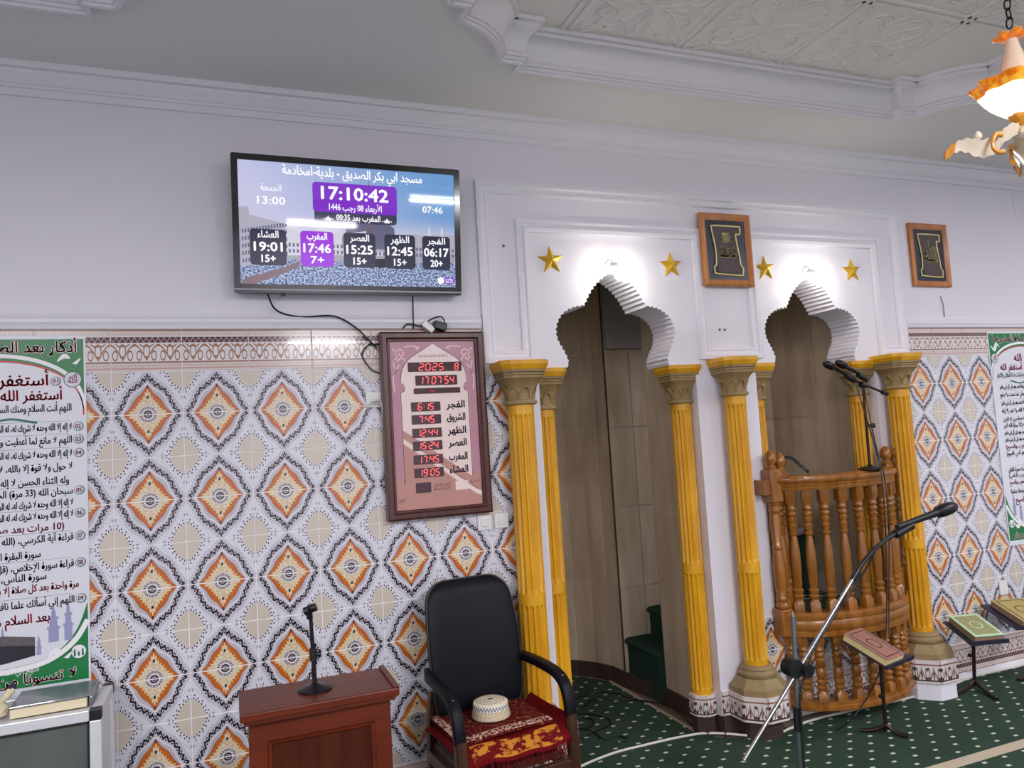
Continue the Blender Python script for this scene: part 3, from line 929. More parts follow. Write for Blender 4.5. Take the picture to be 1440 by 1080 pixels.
# stair passage running right behind the pier up to the pulpit floor
wp = backing('wall_passage', [(5.4, 1.055), (2.975, 1.055)], 0.0, 3.1, -0.12, 'grout_stone', -0.004)
xs = [2.975, 3.18, 3.485, 3.79, 4.02, 4.325, 4.63, 4.935, 5.24]
for a, b2 in zip(xs[:-1], xs[1:]):
    for i in range(4):
        obj('stone_tile', stone_slab('stone_tile', (b2, 1.055), (a, 1.055), NZ[i], NZ[i + 1], 0.006), 'stone_tile', wp)
    if a > 3.7: obj('stone_tile', stone_slab('stone_tile', (b2, 1.055), (a, 1.055), NZ[4], NZ[5], 0.006), 'stone_tile', wp)
struct('trim_5', MB().box(2.985, 3.7, 1.0, 1.05, 2.44, 2.50).box(2.985, 3.7, 1.015, 1.05, 2.50, 2.54).box(2.985, 3.7, 1.03, 1.05, 2.54, 3.1), 'niche_plaster')
struct('trim_7', MB().box(2.966, 2.976, 1.044, 1.054, 0.1, 3.02), 'dark_skirting')  # solid dark strip standing in for the shaded gap at the stair opening
struct('trim_6', MB().box(3.16, 3.22, 0.62, 0.70, 2.50, 3.1), 'trim_paint')
struct('wall_passage_near', MB().box(3.05, 3.5, 0.61, 0.63, 0.0, 3.1), 'niche_plaster')
struct('wall_pulpit_left', MB().box(3.48, 3.5, 0.25, 0.62, 0.0, 3.1), 'niche_plaster')
pr_ = struct('wall_pulpit_right', MB().box(4.49, 4.6, 0.25, 1.1, 0.0, 3.1), 'grout_stone')
for a, b2 in ((0.255, 0.55), (0.555, 0.85), (0.855, 1.05)):
    for i in range(1, 5): obj('stone_tile', MB().box(4.484, 4.492, a, b2, NZ[i] + 0.0012, NZ[i + 1] - 0.0012), 'stone_tile', pr_)
struct('ceiling_niche', MB().box(1.8, 5.4, 0.25, 1.8, 3.02, 3.1), 'niche_plaster')
# carpeted stairs
stairs = thing('staircase', 'green carpeted steps rising to the right inside the left arched niche', 'stairs', (3.2, 0.83, 0))
def step(name, x0, x1, z0, z1):
    pr2 = [(x1, z0), (x1, z1), (x0 + 0.015, z1), (x0 - 0.012, z1 - 0.008), (x0 - 0.02, z1 - 0.025), (x0 - 0.012, z1 - 0.04), (x0 + 0.005, z1 - 0.05), (x0 + 0.005, z0)]
    mb = MB().poly(pr2, [], lambda u, v, d: (u, 0.632 + d, v), 0.415)
    return obj(name, mb, 'stair_carpet', stairs, smooth=50)
step('tread', 3.0, 3.22, 0.0, 0.335); step('tread', 3.2, 3.485, 0.0, 0.53)

# ------------------------------------------------------------------ columns
def shaft(mb, cx, cy, r, z0, z1, zbreak, n=112):
    fl = 14
    def ring(z, depth, rr):
        out = []
        for i in range(n):
            t = 2 * PI * i / n
            ph = (t * fl / (2 * PI)) % 1.0
            d = depth * max(0.0, sin(PI * min(1, max(0, (ph - 0.12) / 0.76)))) ** 0.7
            out.append((cx + (rr - d) * cos(t), cy + (rr - d) * sin(t), z))
        return out
    D = r * 0.2
    zs = [(z0, 0, 1.0), (z0 + 0.03, 0, 1.0), (z0 + 0.045, D, 1.0), (zbreak - 0.05, D, 0.985), (zbreak - 0.03, 0, 0.985), (zbreak + 0.03, 0, 0.98), (zbreak + 0.05, D, 0.98), (z1 - 0.075, D, 0.955), (z1 - 0.055, 0, 0.955), (z1, 0, 0.95)]
    mb.rings([ring(z, d, r * k) for z, d, k in zs])
    return mb
def octo(cx, cy, half, cham, z):
    h, c = half, cham
    return [(cx + x, cy + y, z) for x, y in ((h, -h + c), (h, h - c), (h - c, h), (-h + c, h), (-h, h - c), (-h, -h + c), (-h + c, -h), (h - c, -h))]
def capital(root, cx, cy, r, zt):
    """stone capital with leaf arcs under a yellow abacus whose top is zt"""
    z0 = zt - 0.235
    b = MB().lathe([(r * 1.0, z0), (r * 1.2, z0 + 0.004), (r * 1.26, z0 + 0.014), (r * 1.2, z0 + 0.024), (r * 1.0, z0 + 0.028)], (cx, cy, 0), 24)
    obj('capital_ring', b, 'capital_stone', root, smooth=50)
    bell = MB()
    prof = [(0.98, 0.026, 0.9), (1.0, 0.06, 0.8), (1.12, 0.10, 0.62), (1.32, 0.128, 0.5), (1.5, 0.142, 0.42)]
    bell.rings([octo(cx, cy, r * k, r * k * ch * 0.65, z0 + z) for k, z, ch in prof])
    bo = obj('capital_bell', bell, 'capital_stone', root, smooth=40)
    leaf = MB()
    for q in range(8):
        t = q * PI / 4
        pts = []
        for k in range(9):
            a = PI * k / 8
            u = 0.36 * cos(a); h = 0.035 + 0.062 * sin(a)
            rr = r * (1.03 + 0.22 * max(0, (h - 0.05) / 0.05))
            pts.append((cx + rr * cos(t + u), cy + rr * sin(t + u), z0 + h))
        leaf.tube(pts, 0.006, 6)
    obj('leaf_moulding', leaf, 'capital_stone', root, smooth=60, kind='stuff')
    st = MB()
    for k, za, zb in ((1.5, 0.142, 0.156), (1.56, 0.158, 0.17), (1.64, 0.173, 0.186)):
        st.rings([octo(cx, cy, r * k, r * 0.5, z0 + za), octo(cx, cy, r * (k + 0.03), r * 0.5, z0 + zb)])
    obj('capital_fillet', st, 'capital_stone', root)
    ab = MB().rings([octo(cx, cy, r * 1.66, r * 0.5, zt - 0.048), octo(cx, cy, r * 1.8, r * 0.52, zt - 0.028), octo(cx, cy, r * 1.84, r * 0.52, zt - 0.022), octo(cx, cy, r * 1.84, r * 0.52, zt)])
    obj('abacus', ab, 'yellow_paint', root)
def uv_faces(me, fn):
    uvl = me.uv_layers.new(name='UVMap')
    for p in me.polygons:
        for li in p.loop_indices:
            uvl.data[li].uv = fn(me.vertices[me.loops[li].vertex_index].co, p.normal)
def plinth_faces(root, pts, z0, z1, parent_off):
    """one patterned tile for every run of the outline"""
    for a, b2 in zip(pts[:-1], pts[1:]):
        A = Vector(a); B = Vector(b2); d = (B - A).normalized(); n = Vector((d.y, -d.x)); L = (B - A).length
        mb = MB(); th = 0.012
        q = [A + d * 0.001, B - d * 0.001, B - d * 0.001 + n * th, A + d * 0.001 + n * th]
        mb.rings([[(p.x, p.y, z0) for p in q], [(p.x, p.y, z1) for p in q]])
        o = obj('plinth_tile', mb, 'plinth_tile', root)
        off = parent_off
        uv_faces(o.data, lambda co, nn: (((co.x + off[0] - A.x) * d.x + (co.y + off[1] - A.y) * d.y) / max(0.11, L), (co.z + off[2] - z0) / (z1 - z0)))
def front_column(cx, r, label, ztop=2.23, foot_mat='dark_skirting', fk=1.9):
    cy = -r - 0.012
    root = thing('column', label, 'column', (cx, cy, 0), 'yellow fluted columns of the arches')
    obj('shaft', shaft(MB(), cx, cy, r, 0.40, ztop - 0.23, 0.97), 'yellow_paint', root, smooth=28)
    capital(root, cx, cy, r, ztop)
    b = MB().lathe([(r * 1.5, 0.335), (r * 1.62, 0.345), (r * 1.62, 0.36), (r * 1.42, 0.368), (r * 1.36, 0.375), (r * 1.42, 0.383), (r * 1.30, 0.395), (r * 1.05, 0.402)], (cx, cy, 0), 28)
    obj('base_torus', b, 'base_stone', root, smooth=50)
    o8 = lambda k, z: [(cx + r * k * cos(PI / 8 + q * PI / 4), cy + r * k * sin(PI / 8 + q * PI / 4), z) for q in range(8)]
    obj('base_block', MB().rings([o8(2.45, 0.245), o8(2.45, 0.285), o8(2.28, 0.295), o8(1.75, 0.335)]), 'base_stone', root)
    k = 2.5
    pl = [(cx + r * k * cos(a), cy + r * k * sin(a)) for a in [PI + PI / 8 + q * PI / 4 - PI / 4 for q in range(0, 6)]]
    core = MB().rings([[(p[0], p[1], z) for p in [(cx + r * 2.46 * cos(PI / 8 + q * PI / 4), cy + r * 2.46 * sin(PI / 8 + q * PI / 4)) for q in range(8)]] for z in (0.105, 0.25)])
    obj('plinth_core', core, 'grout', root)
    plinth_faces(root, pl, 0.11, 0.25, (cx, cy, 0))
    foot = MB().rings([o8(fk, -0.012), o8(fk, 0.106)])
    obj('plinth_foot', foot, foot_mat, root)
    return root
front_column(1.83, 0.075, 'yellow fluted column left of the left arch, behind the black armchair')
front_column(3.245, 0.069, 'yellow fluted column with octagonal stone base on the pier between the two arches')
front_column(4.585, 0.073, 'yellow fluted column right of the right arch, beside the tiled wall', 2.23, 'trim_paint', 2.42)
def jamb_column(cx, r, z0, label):
    cy = 0.105
    root = thing('column', label, 'column', (cx, cy, 0), 'yellow fluted columns of the arches')
    obj('shaft', shaft(MB(), cx, cy, r, z0, 1.985, 0.97), 'yellow_paint', root, smooth=28)
    capital(root, cx, cy, r, 2.205)
    if z0 < 0.3:
        o8 = [(cx + r * 1.12 * cos(PI / 8 + q * PI / 4), cy + r * 1.12 * sin(PI / 8 + q * PI / 4)) for q in range(8)]
        obj('plinth_core', MB().rings([[(p[0], p[1], z) for p in o8] for z in (0.105, z0)]), 'grout', root)
        plinth_faces(root, [o8[(i) % 8] for i in range(3, 9)], 0.105, z0, (cx, cy, 0))
        obj('plinth_foot', MB().rings([[(p[0], p[1], z) for p in o8] for z in (-0.012, 0.104)]), 'dark_skirting', root)
jamb_column(C1 - HW1 + 0.062, 0.066, 0.225, 'thin yellow column just inside the left edge of the left arch')
jamb_column(C1 + HW1 - 0.058, 0.066, 0.225, 'yellow column inside the right edge of the left arch, beside grey stone tiles')
jamb_column(C2 - HW2 + 0.06, 0.064, 0.535, 'mostly hidden yellow column just inside the left edge of the right arch')
jamb_column(C2 + HW2 - 0.06, 0.064, 0.535, 'yellow column inside the right edge of the right arch, behind the pulpit microphones')
# pier tiles at the foot of the white pier
pier = struct('wall_pier', MB().box(3.036, 3.16, -0.006, 0.0, 0.105, 0.25), 'grout')
plinth_faces(pier, [(3.036, -0.006), (3.098, -0.006), (3.16, -0.006)], 0.11, 0.245, (0, 0, 0))
struct('baseboard_pier', MB().box(3.03, 3.36, -0.02, 0.0, -0.012, 0.106), 'dark_skirting')

# ------------------------------------------------------------------ pulpit (minbar) balcony
EA, EB = 0.5, 0.275
mroot = thing('pulpit_balcony', 'curved varnished wooden pulpit balustrade in two tiers below the right arch', 'balustrade', (C2, 0.0, 0))
def ell(t, k=0.0): return (C2 + (EA + k) * cos(t), -(EB + k) * sin(t))
def ell_rail(prof, t0=PI * 0.985, t1=PI * 0.015, n=40):
    rs = []
    for i in range(n + 1):
        t = t0 + (t1 - t0) * i / n
        rs.append([(*ell(t, o), z) for o, z in prof])
    return MB().rings(rs)
obj('handrail', ell_rail([(-0.075, 1.395), (0.0, 1.395), (0.004, 1.41), (0.0, 1.415), (0.006, 1.43), (0.0, 1.436), (0.014, 1.446), (0.02, 1.46), (0.016, 1.475), (0.0, 1.486), (-0.03, 1.49), (-0.06, 1.486), (-0.085, 1.472), (-0.088, 1.455), (-0.075, 1.44)]), 'minbar_wood', mroot, smooth=40)
obj('middle_rail', ell_rail([(-0.1, 0.515), (0.0, 0.515), (0.012, 0.52), (0.012, 0.545), (0.004, 0.55), (0.016, 0.565), (0.02, 0.60), (0.012, 0.615), (0.018, 0.625), (0.018, 0.645), (0.0, 0.66), (-0.1, 0.66)]), 'minbar_wood', mroot, smooth=35)
obj('bottom_rail', ell_rail([(-0.09, 0.08), (0.0, 0.08), (0.012, 0.088), (0.012, 0.11), (0.0, 0.118), (0.0, 0.135), (-0.09, 0.135)]), 'minbar_wood', mroot, smooth=35)
def turned(h, sq=0.03, up=0.12, low=0.09):
    """turned baluster of height h with square ends: rings of changing section"""
    R = 0.0265
    mb = MB()
    def sqr(s, z, k=4.0):
        n = 16; out = []
        for i in range(n):
            t = 2 * PI * i / n
            c, s2 = cos(t), sin(t)
            r = s / (abs(c) ** k + abs(s2) ** k) ** (1 / k)
            out.append((r * c, r * s2, z))
        return out
    P = [(sq, 0, 9), (sq, low * 0.75, 9), (sq * 0.75, low, 3), (R * 0.8, low + 0.006, 2)]
    z = low + 0.008
    for rr, dz in ((1.15, 0.012), (1.25, 0.02), (0.85, 0.03), (1.15, 0.045), (1.2, 0.055), (0.8, 0.066)):
        P.append((R * rr, z + dz, 2))
    zb = z + 0.07
    top = h - up
    L = top - 0.11 - zb
    for rr, k in ((0.95, 0.04), (1.12, 0.35), (1.1, 0.55), (0.85, 0.72), (0.68, 0.80)): P.append((R * rr, zb + L * k, 2))
    P += [(R * 1.05, zb + L * 0.83, 2), (R * 1.05, zb + L * 0.855, 2), (R * 0.72, zb + L * 0.87, 2), (R * 1.1, zb + L * 0.97, 2), (R * 0.75, zb + L * 1.0, 2)]
    zc = top - 0.1
    for rr, dz in ((1.15, 0.012), (1.15, 0.02), (0.8, 0.03), (1.2, 0.045), (1.2, 0.052), (0.85, 0.064), (1.2, 0.078), (1.0, 0.09)):
        P.append((R * rr, zc + dz, 2))
    P += [(sq * 0.75, top, 3), (sq, top + 0.02, 9), (sq, h, 9)]
    mb.rings([sqr(s, zz, k) for s, zz, k in P])
    return mesh_of('baluster', mb, 40)
BU = turned(0.75, 0.031, 0.10, 0.075); BL = turned(0.386, 0.031, 0.06, 0.055)
for me in (BU, BL): me.materials.append(MATS['minbar_wood'])
NB = 11
for i in range(NB):
    t = PI * (0.93 - 0.86 * i / (NB - 1))
    x, y = ell(t, -0.04)
    ang = math.atan2(y / (EB * EB), (x - C2) / (EA * EA))
    link('baluster', BU, None, mroot, (x - C2, y, 0.655), (0, 0, ang))
    link('baluster', BL, None, mroot, (x - C2, y, 0.132), (0, 0, ang))
def newel(x, y, z0, z1, s=0.045):
    b = MB().box(x - s, x + s, y - s, y + s, z0, z0 + 0.16).box(x - s, x + s, y - s, y + s, z1 - 0.2, z1)
    r = 0.036 if s > 0.035 else 0.029
    b.lathe([(r, z0 + 0.16), (r * 1.15, z0 + 0.18), (r * 0.8, z0 + 0.2), (r * 1.1, z0 + 0.22), (r * 0.8, z0 + 0.24), (r * 1.05, z0 + 0.3), (r * 1.1, z0 + 0.42), (r * 0.75, z0 + 0.52), (r * 1.0, z0 + 0.53), (r * 0.75, z0 + 0.545), (r * 1.05, z1 - 0.31), (r * 0.8, z1 - 0.27), (r * 1.15, z1 - 0.25), (r * 0.85, z1 - 0.23), (r * 1.1, z1 - 0.2)], (x, y, 0), 16)
    o = obj('newel_post', b, 'minbar_wood', mroot, smooth=40, bevel=0.006)
    f = MB().lathe([(0.034, z1), (0.036, z1 + 0.012), (0.024, z1 + 0.02), (0.022, z1 + 0.028), (0.036, z1 + 0.05), (0.038, z1 + 0.07), (0.032, z1 + 0.095), (0.018, z1 + 0.115), (0.003, z1 + 0.122)], (x, y, 0), 16)
    obj('finial', f, 'minbar_wood', o, smooth=60)
newel(3.495, -0.055, 0.52, 1.53); newel(3.575, -0.05, 0.66, 1.51, 0.033)
newel(4.45, -0.055, 0.66, 1.50, 0.03); newel(4.545, -0.05, 0.66, 1.50, 0.03)
obj('wall_bracket', MB().box(3.40, 3.46, -0.09, -0.001, 1.38, 1.47), 'minbar_wood', mroot)
def slab():
    pts = [ell(PI * (1 - k / 24), -0.05) for k in range(25)]
    return flat(pts, 0.515, 0.645)
obj('balcony_floor', slab(), 'stair_carpet', mroot)
struct('floor_pulpit', MB().box(3.49, 4.49, 0.0, 1.05, 0.40, 0.535), 'carpet_minbar')
seat = obj('carpeted_bench', MB().box(4.16, 4.483, 0.70, 1.045, 0.536, 0.955), 'stair_carpet', None, bevel=0.015)
tag(seat, 'green carpeted seat block inside the right arch behind the balusters', 'seat')
cu = thing('seat_cushion', 'small white cushion with red roses lying on the green pulpit seat', 'cushion', (4.32, 0.86, 0.956))
obj('pad', MB().box(4.19, 4.46, 0.72, 1.02, 0.957, 1.01), 'cushion_white', cu, bevel=0.02)
for k in range(3):
    obj('rose_print', MB().lathe([(0.02, 0), (0.022, 0.003), (0.012, 0.006)], (4.23 + k * 0.09, 0.80, 1.009), 10), 'cushion_red', cu)
    obj('rose_print', MB().poly(disc(0, 0, 0.019, 12), [], lambda u, v, d, k=k: (4.23 + k * 0.09 + u, 0.7185 - d, 0.985 + v), 0.002), 'cushion_red', cu)
# staff leaning in the right arch
st = thing('wooden_staff', 'dark wooden staff with a ball top standing inside the left edge of the right arch', 'staff', (3.70, 0.25, 0.535))
obj('pole', MB().tube([(3.73, 0.27, 0.537), (3.675, 0.215, 1.78)], [0.022, 0.02], 12), 'staff_wood', st, smooth=40)
obj('ball_top', MB().lathe([(0.014, 1.775), (0.03, 1.785), (0.018, 1.80), (0.026, 1.815), (0.038, 1.84), (0.038, 1.86), (0.028, 1.88), (0.004, 1.89)], (3.675, 0.215, 0), 16), 'staff_wood', st, smooth=60)

# ------------------------------------------------------------------ stars, pictures, lamps on the wall
def star_thing(cx, cz, R, label):
    root = thing('gold_star', label, 'star ornament', (cx, -0.001, cz), 'gold relief stars over the arches')
    pts = []
    for k in range(10):
        t = PI / 2 + k * PI / 5 + 0.06
        r = R if k % 2 == 0 else R * 0.42
        pts.append((cx + r * cos(t), cz + r * sin(t)))
    mb = MB(); n = 10
    vs = [(p[0], -0.001, p[1]) for p in pts] + [(p[0], -0.006, p[1]) for p in pts] + [(cx, -0.03, cz)]
    fs = [(i, (i + 1) % n, n + (i + 1) % n, n + i) for i in range(n)] + [(n + i, n + (i + 1) % n, 2 * n) for i in range(n)] + [tuple(range(n))]
    obj('star_relief', mb.add(vs, fs), 'gold_star', root)
    obj('backing_disc', MB().poly([(cx + 1.22 * R * cos(PI * 2 * k / 20) * 0.8, cz + 1.22 * R * sin(PI * 2 * k / 20)) for k in range(20)], [], lambda u, v, d: (u, -0.0008 + d, v), 0.0008), 'trim_paint', root)
star_thing(2.105, 2.825, 0.083, 'gold five-pointed star at the upper left of the left arch')
star_thing(2.913, 2.82, 0.083, 'gold five-pointed star at the upper right of the left arch')
star_thing(3.626, 2.82, 0.083, 'gold five-pointed star at the upper left of the right arch')
star_thing(4.361, 2.825, 0.083, 'gold five-pointed star at the upper right of the right arch')

def picture(x0, x1, z0, z1, word, top, label, y=0.0, side=1):
    root = thing('framed_calligraphy', label, 'picture', ((x0 + x1) / 2, y, z0), 'framed calligraphy pictures')
    fw = 0.042
    path = [(x0, z0), (x0, z1), (x1, z1), (x1, z0)]
    obj('frame', MB().sweep(path, [(0.0, 0.0), (0.0, 0.022), (-0.012, 0.03), (-0.026, 0.026), (-0.036, 0.016), (-fw, 0.014), (-fw, 0.0)], lambda u, v, h: (u, y - h, v), True), 'picture_wood', root, smooth=35)
    obj('picture_panel', MB().box(x0 + 0.035, x1 - 0.035, y - 0.012, y - 0.001, z0 + 0.035, z1 - 0.035), 'picture_navy', root)
    cx, cz = (x0 + x1) / 2, (z0 + z1) / 2
    w, h = (x1 - x0) * 0.27, (z1 - z0) * 0.33
    fn = lambda dd: (lambda u, v, d: (cx + u * w, y - 0.0125 - dd - d, cz + v * h))
    out = [(-0.9, 1.0), (0.9, 1.0), (1.05, 0.95), (1.05, 0.72), (0.9, 0.66), (0.72, 0.66), (0.78, 0.2), (0.9, -0.3), (0.95, -0.62), (1.1, -0.75), (1.05, -0.98), (0.9, -1.05), (-0.85, -1.0), (-1.02, -0.92), (-1.02, -0.7), (-0.88, -0.62), (-0.85, 0.0), (-0.98, 0.6), (-1.05, 0.9)]
    sm = [(p.x, p.y) for p in crom([(a, b, 0) for a, b in out], 4, True)]
    sc = obj('scroll', MB().poly(sm, [], fn(0), 0.004), 'picture_scroll', root)
    edge = MB().tube([fn(0.005)(p[0], p[1], 0) for p in sm + sm[:1]], 0.0045, 6)
    obj('scroll_edge', edge, 'picture_gold', sc)
    roll = MB().poly(rrect(-0.8, 0.85, -0.95, -0.66, 0.1), [], fn(0.004), 0.005)
    obj('scroll_roll', roll, 'picture_scroll', sc)
    tx = MB(); pf = lambda u, v, d: (u, y - 0.0125 - 0.006, v)
    V, T, a0, a1 = glyphs(word)
    sz = w * 1.3 / (a1 - a0)
    kk = 2.5 if word == 'محمد' else 1.35
    text(tx, word, lambda u, v, d: pf(u, cz - h * 0.30 + (v - cz) * kk, d), cx, cz, sz, 'c', bold=0.025)
    text(tx, top, pf, cx - w * 0.05, cz + h * 0.36, h * 0.5, 'c', width=w * 0.62, bold=0.02)
    obj('lettering', tx, 'picture_gold', sc, kind='stuff')
    return root
picture(3.125, 3.505, 2.69, 3.155, 'محمد', 'ﷺ', 'framed gold calligraphy with darker navy ground between the two arches', y=-0.02)
picture(4.915, 5.285, 2.725, 3.185, 'الله', 'جل', 'framed gold calligraphy on the plain wall right of the arches')
def wall_lamp(x, label):
    z = 2.80
    root = thing('wall_lamp', label, 'lamp', (x, 0, z), 'lamps at the tops of the arches')
    ry = Matrix.Translation((x, 0, z)) @ Matrix.Rotation(PI / 2, 4, 'X')
    def la(prof, n=20):
        m = MB().lathe(prof, (0, 0, 0), n); m.v = [tuple(ry @ Vector(p)) for p in m.v]; return m
    obj('rose', la([(0.045, 0.0), (0.045, 0.006), (0.038, 0.014), (0.02, 0.016)]), 'white_plastic', root, smooth=40)
    obj('holder', MB().tube([(x, -0.01, z), (x, -0.05, z - 0.005), (x, -0.085, z - 0.02), (x, -0.10, z - 0.03)], 0.018, 12), 'white_plastic', root, smooth=50)
    b = MB().lathe([(0.016, 0.012), (0.02, 0.0), (0.038, -0.022), (0.046, -0.045), (0.043, -0.066), (0.028, -0.085), (0.003, -0.092)], (x, -0.118, z - 0.02), 20)
    obj('bulb', b, 'bulb_glow', root, smooth=60)
wall_lamp(2.50, 'glowing wall lamp at the top of the left arch')
wall_lamp(3.975, 'glowing wall lamp at the top of the right arch')

# ------------------------------------------------------------------ television
TVZ0, TVZ1, TVX0, TVX1 = 2.595, 3.255, 0.392, 1.528
TY0, TY1 = -0.085, -0.163
def tvf(off):
    s = Vector((0, TY1 - TY0, TVZ1 - TVZ0)); H = s.length; s.normalize(); n = Vector((1, 0, 0)).cross(s)  # n points to the wall
    if n.y > 0: n = -n
    return lambda u, v, d: tuple(Vector((TVX0 + u, TY0, TVZ0)) + s * v + n * (off + d))
TW, TH_ = TVX1 - TVX0, math.hypot(TVZ1 - TVZ0, TY1 - TY0)
tv = thing('television', 'wall-mounted black television showing prayer times on its lit screen', 'television', (0.96, -0.06, 2.6))
obj('casing', MB().poly(rrect(0.0, TW, 0.0, TH_, 0.012), [], tvf(-0.045), 0.043), 'black_plastic', tv)
BZ = 0.03
bez = MB().poly(rrect(0, TW, 0, TH_, 0.01), [[(BZ, BZ + 0.012), (TW - BZ, BZ + 0.012), (TW - BZ, TH_ - BZ), (BZ, TH_ - BZ)]], tvf(-0.002), 0.012)
obj('bezel', bez, 'black_gloss', tv)
obj('chin_strip', MB().poly([(0.0, 0.012), (TW, 0.012), (TW, 0.02), (0.0, 0.02)], [], tvf(0.0101), 0.001), 'grey_metal', tv)
obj('sensor_foot', MB().poly([(0.215, -0.014), (0.235, -0.014), (0.235, 0.0), (0.215, 0.0)], [], tvf(-0.02), 0.02), 'black_plastic', tv)
obj('mount_bracket', MB().box(0.80, 1.12, -0.075, -0.001, 2.80, 3.05), 'black_metal', tv)
SX0, SX1, SY0, SY1 = BZ, TW - BZ, BZ + 0.012, TH_ - BZ
SW, SH = SX1 - SX0, SY1 - SY0
scr = obj('screen', MB().poly([(SX0, SY0), (SX1, SY0), (SX1, SY1), (SX0, SY1)], [], tvf(0.0005), 0.001), 'screen_picture', tv)
_o = Vector(tv.location)
_inv = tvf(0.0015)(0, 0, 0)
uv_faces(scr.data, lambda co, n: ((co.x + _o.x - TVX0 - SX0) / SW, (((Vector(co) + _o) - Vector(_inv)).dot(Vector((0, TY1 - TY0, TVZ1 - TVZ0)).normalized()) - SY0) / SH))
def sf(layer):      # screen coordinates 0..1
    g = tvf(0.0016 + layer * 0.0003)
    return lambda u, v, d: g(SX0 + u * SW, SY0 + v * SH, d)
def sbox(name, x0, x1, y0, y1, mat, layer, r=0.02):
    k = SW / SH
    pts = [(p[0], p[1] * 1.0) for p in rrect(x0 * k, x1 * k, y0, y1, r)]
    pts = [(p[0] / k, p[1]) for p in pts]
    return obj(name, MB().poly(pts, [], sf(layer), 0), mat, scr)
def spoly(name, pts, mat, layer): return obj(name, MB().poly(pts, [], sf(layer), 0), mat, scr)
# picture of a great mosque court on the screen (flat)
spoly('screen_building', [(0.0, 0.62), (0.04, 0.63), (0.045, 0.56), (0.2, 0.50), (0.2, 0.20), (0.0, 0.14)], 'px_building', 1)
spoly('screen_building', [(0.2, 0.49), (0.33, 0.45), (0.33, 0.48), (0.45, 0.47), (0.45, 0.26), (0.2, 0.24)], 'px_pale', 1)
spoly('screen_building', [(0.74, 0.44), (0.80, 0.46), (0.86, 0.455), (1.0, 0.47), (1.0, 0.30), (0.74, 0.28)], 'px_building', 1)
spoly('screen_building', [(0.45, 0.32), (0.74, 0.32), (0.74, 0.27), (0.45, 0.25)], 'px_pale', 1)
spoly('screen_tower', [(0.55, 0.45), (0.555, 0.72), (0.575, 0.80), (0.582, 0.90), (0.59, 0.80), (0.61, 0.72), (0.615, 0.45)], 'px_brown', 1)
spoly('screen_tower', [(0.47, 0.30), (0.47, 0.52), (0.52, 0.56), (0.66, 0.56), (0.70, 0.50), (0.70, 0.30)], 'px_building_dark', 1)
spoly('screen_tower', [(0.50, 0.30), (0.50, 0.45), (0.565, 0.47), (0.565, 0.30)], 'px_pale', 2)
win = MB()
for k in range(16):
    x = 0.01 + k * 0.0125; y0 = 0.17 + k * 0.0045
    for r in range(5): win.poly([(x, y0 + r * 0.06), (x + 0.007, y0 + r * 0.06 + 0.002), (x + 0.007, y0 + 0.034 + r * 0.06), (x, y0 + 0.032 + r * 0.06)], [], sf(2), 0)
for k in range(44):
    x = 0.21 + k * 0.018; yb = 0.265
    for r in range(2): win.poly([(x, yb + r * 0.05), (x + 0.009, yb + r * 0.05), (x + 0.009, yb + 0.03 + r * 0.05), (x, yb + 0.03 + r * 0.05)], [], sf(2), 0)
obj('screen_windows', win, 'px_building_dark', scr, kind='stuff')
spoly('screen_arcade', [(0.0, 0.0), (0.02, 0.05), (0.1, 0.09), (0.2, 0.15), (0.26, 0.20), (0.26, 0.17), (0.2, 0.10), (0.1, 0.03), (0.06, 0.0)], 'px_brown', 3)
spoly('screen_cube', [(0.595, 0.17), (0.595, 0.235), (0.66, 0.24), (0.66, 0.165), (0.63, 0.155)], 'px_black', 3)
for x in (0.872, 0.935): spoly('screen_minaret', [(x - 0.006, 0.44), (x - 0.005, 0.51), (x, 0.55), (x + 0.005, 0.51), (x + 0.006, 0.44)], 'px_pale', 2)
# panels
sbox('screen_panel', 0.328, 0.712, 0.53, 0.66, 'px_dark', 4, 0.03)
sbox('screen_panel', 0.322, 0.715, 0.615, 0.862, 'px_purple', 5, 0.03)
PAN = [(0.043, 0.20, 'العشاء', '19:01', '15+', 'px_navy'), (0.262, 0.412, 'المغرب', '17:46', '7+', 'px_violet'), (0.457, 0.607, 'العصر', '15:25', '15+', 'px_navy'),
       (0.65, 0.80, 'الظهر', '12:45', '15+', 'px_navy'), (0.835, 0.975, 'الفجر', '06:17', '20+', 'px_navy')]
wt = MB(); TF = sf(6)
def st_(s, x, y, size, bold=0.012, width=None):
    V, T, a, b2 = glyphs(s); k = SW / SH
    # screen units are not square: write in height units, then squeeze u
    text(wt, s, lambda u, v, d: TF(u / k, v, d), x * k, y, size, 'c', bold=bold, width=(width * k if width else None))
for x0, x1, nm, tm, ad, mt in PAN:
    sbox('screen_panel', x0, x1, 0.155, 0.45, mt, 4, 0.03)
    cx = (x0 + x1) / 2
    st_(nm, cx, 0.382, 0.08, 0.02, 0.09); st_(tm, cx, 0.272, 0.105, 0.03, 0.122); st_(ad, cx, 0.182, 0.085, 0.028, 0.06)
st_('مسجد ابي بكر الصديق - بلدية-امخادمة', 0.515, 0.91, 0.105, 0.02, 0.65)
st_('17:10:42', 0.517, 0.725, 0.15, 0.03, 0.31)
st_('الأربعاء 08 رجب 1446', 0.518, 0.636, 0.075, 0.016, 0.245)
st_('المغرب بعد 00:35', 0.53, 0.553, 0.07, 0.022, 0.205)
st_('الجمعة', 0.14, 0.765, 0.075, 0.008, 0.09); st_('13:00', 0.14, 0.655, 0.09, 0.024, 0.12); st_('07:46', 0.89, 0.655, 0.08, 0.024, 0.10)
obj('screen_lettering', wt, 'px_white', scr, kind='stuff')
hand = MB()
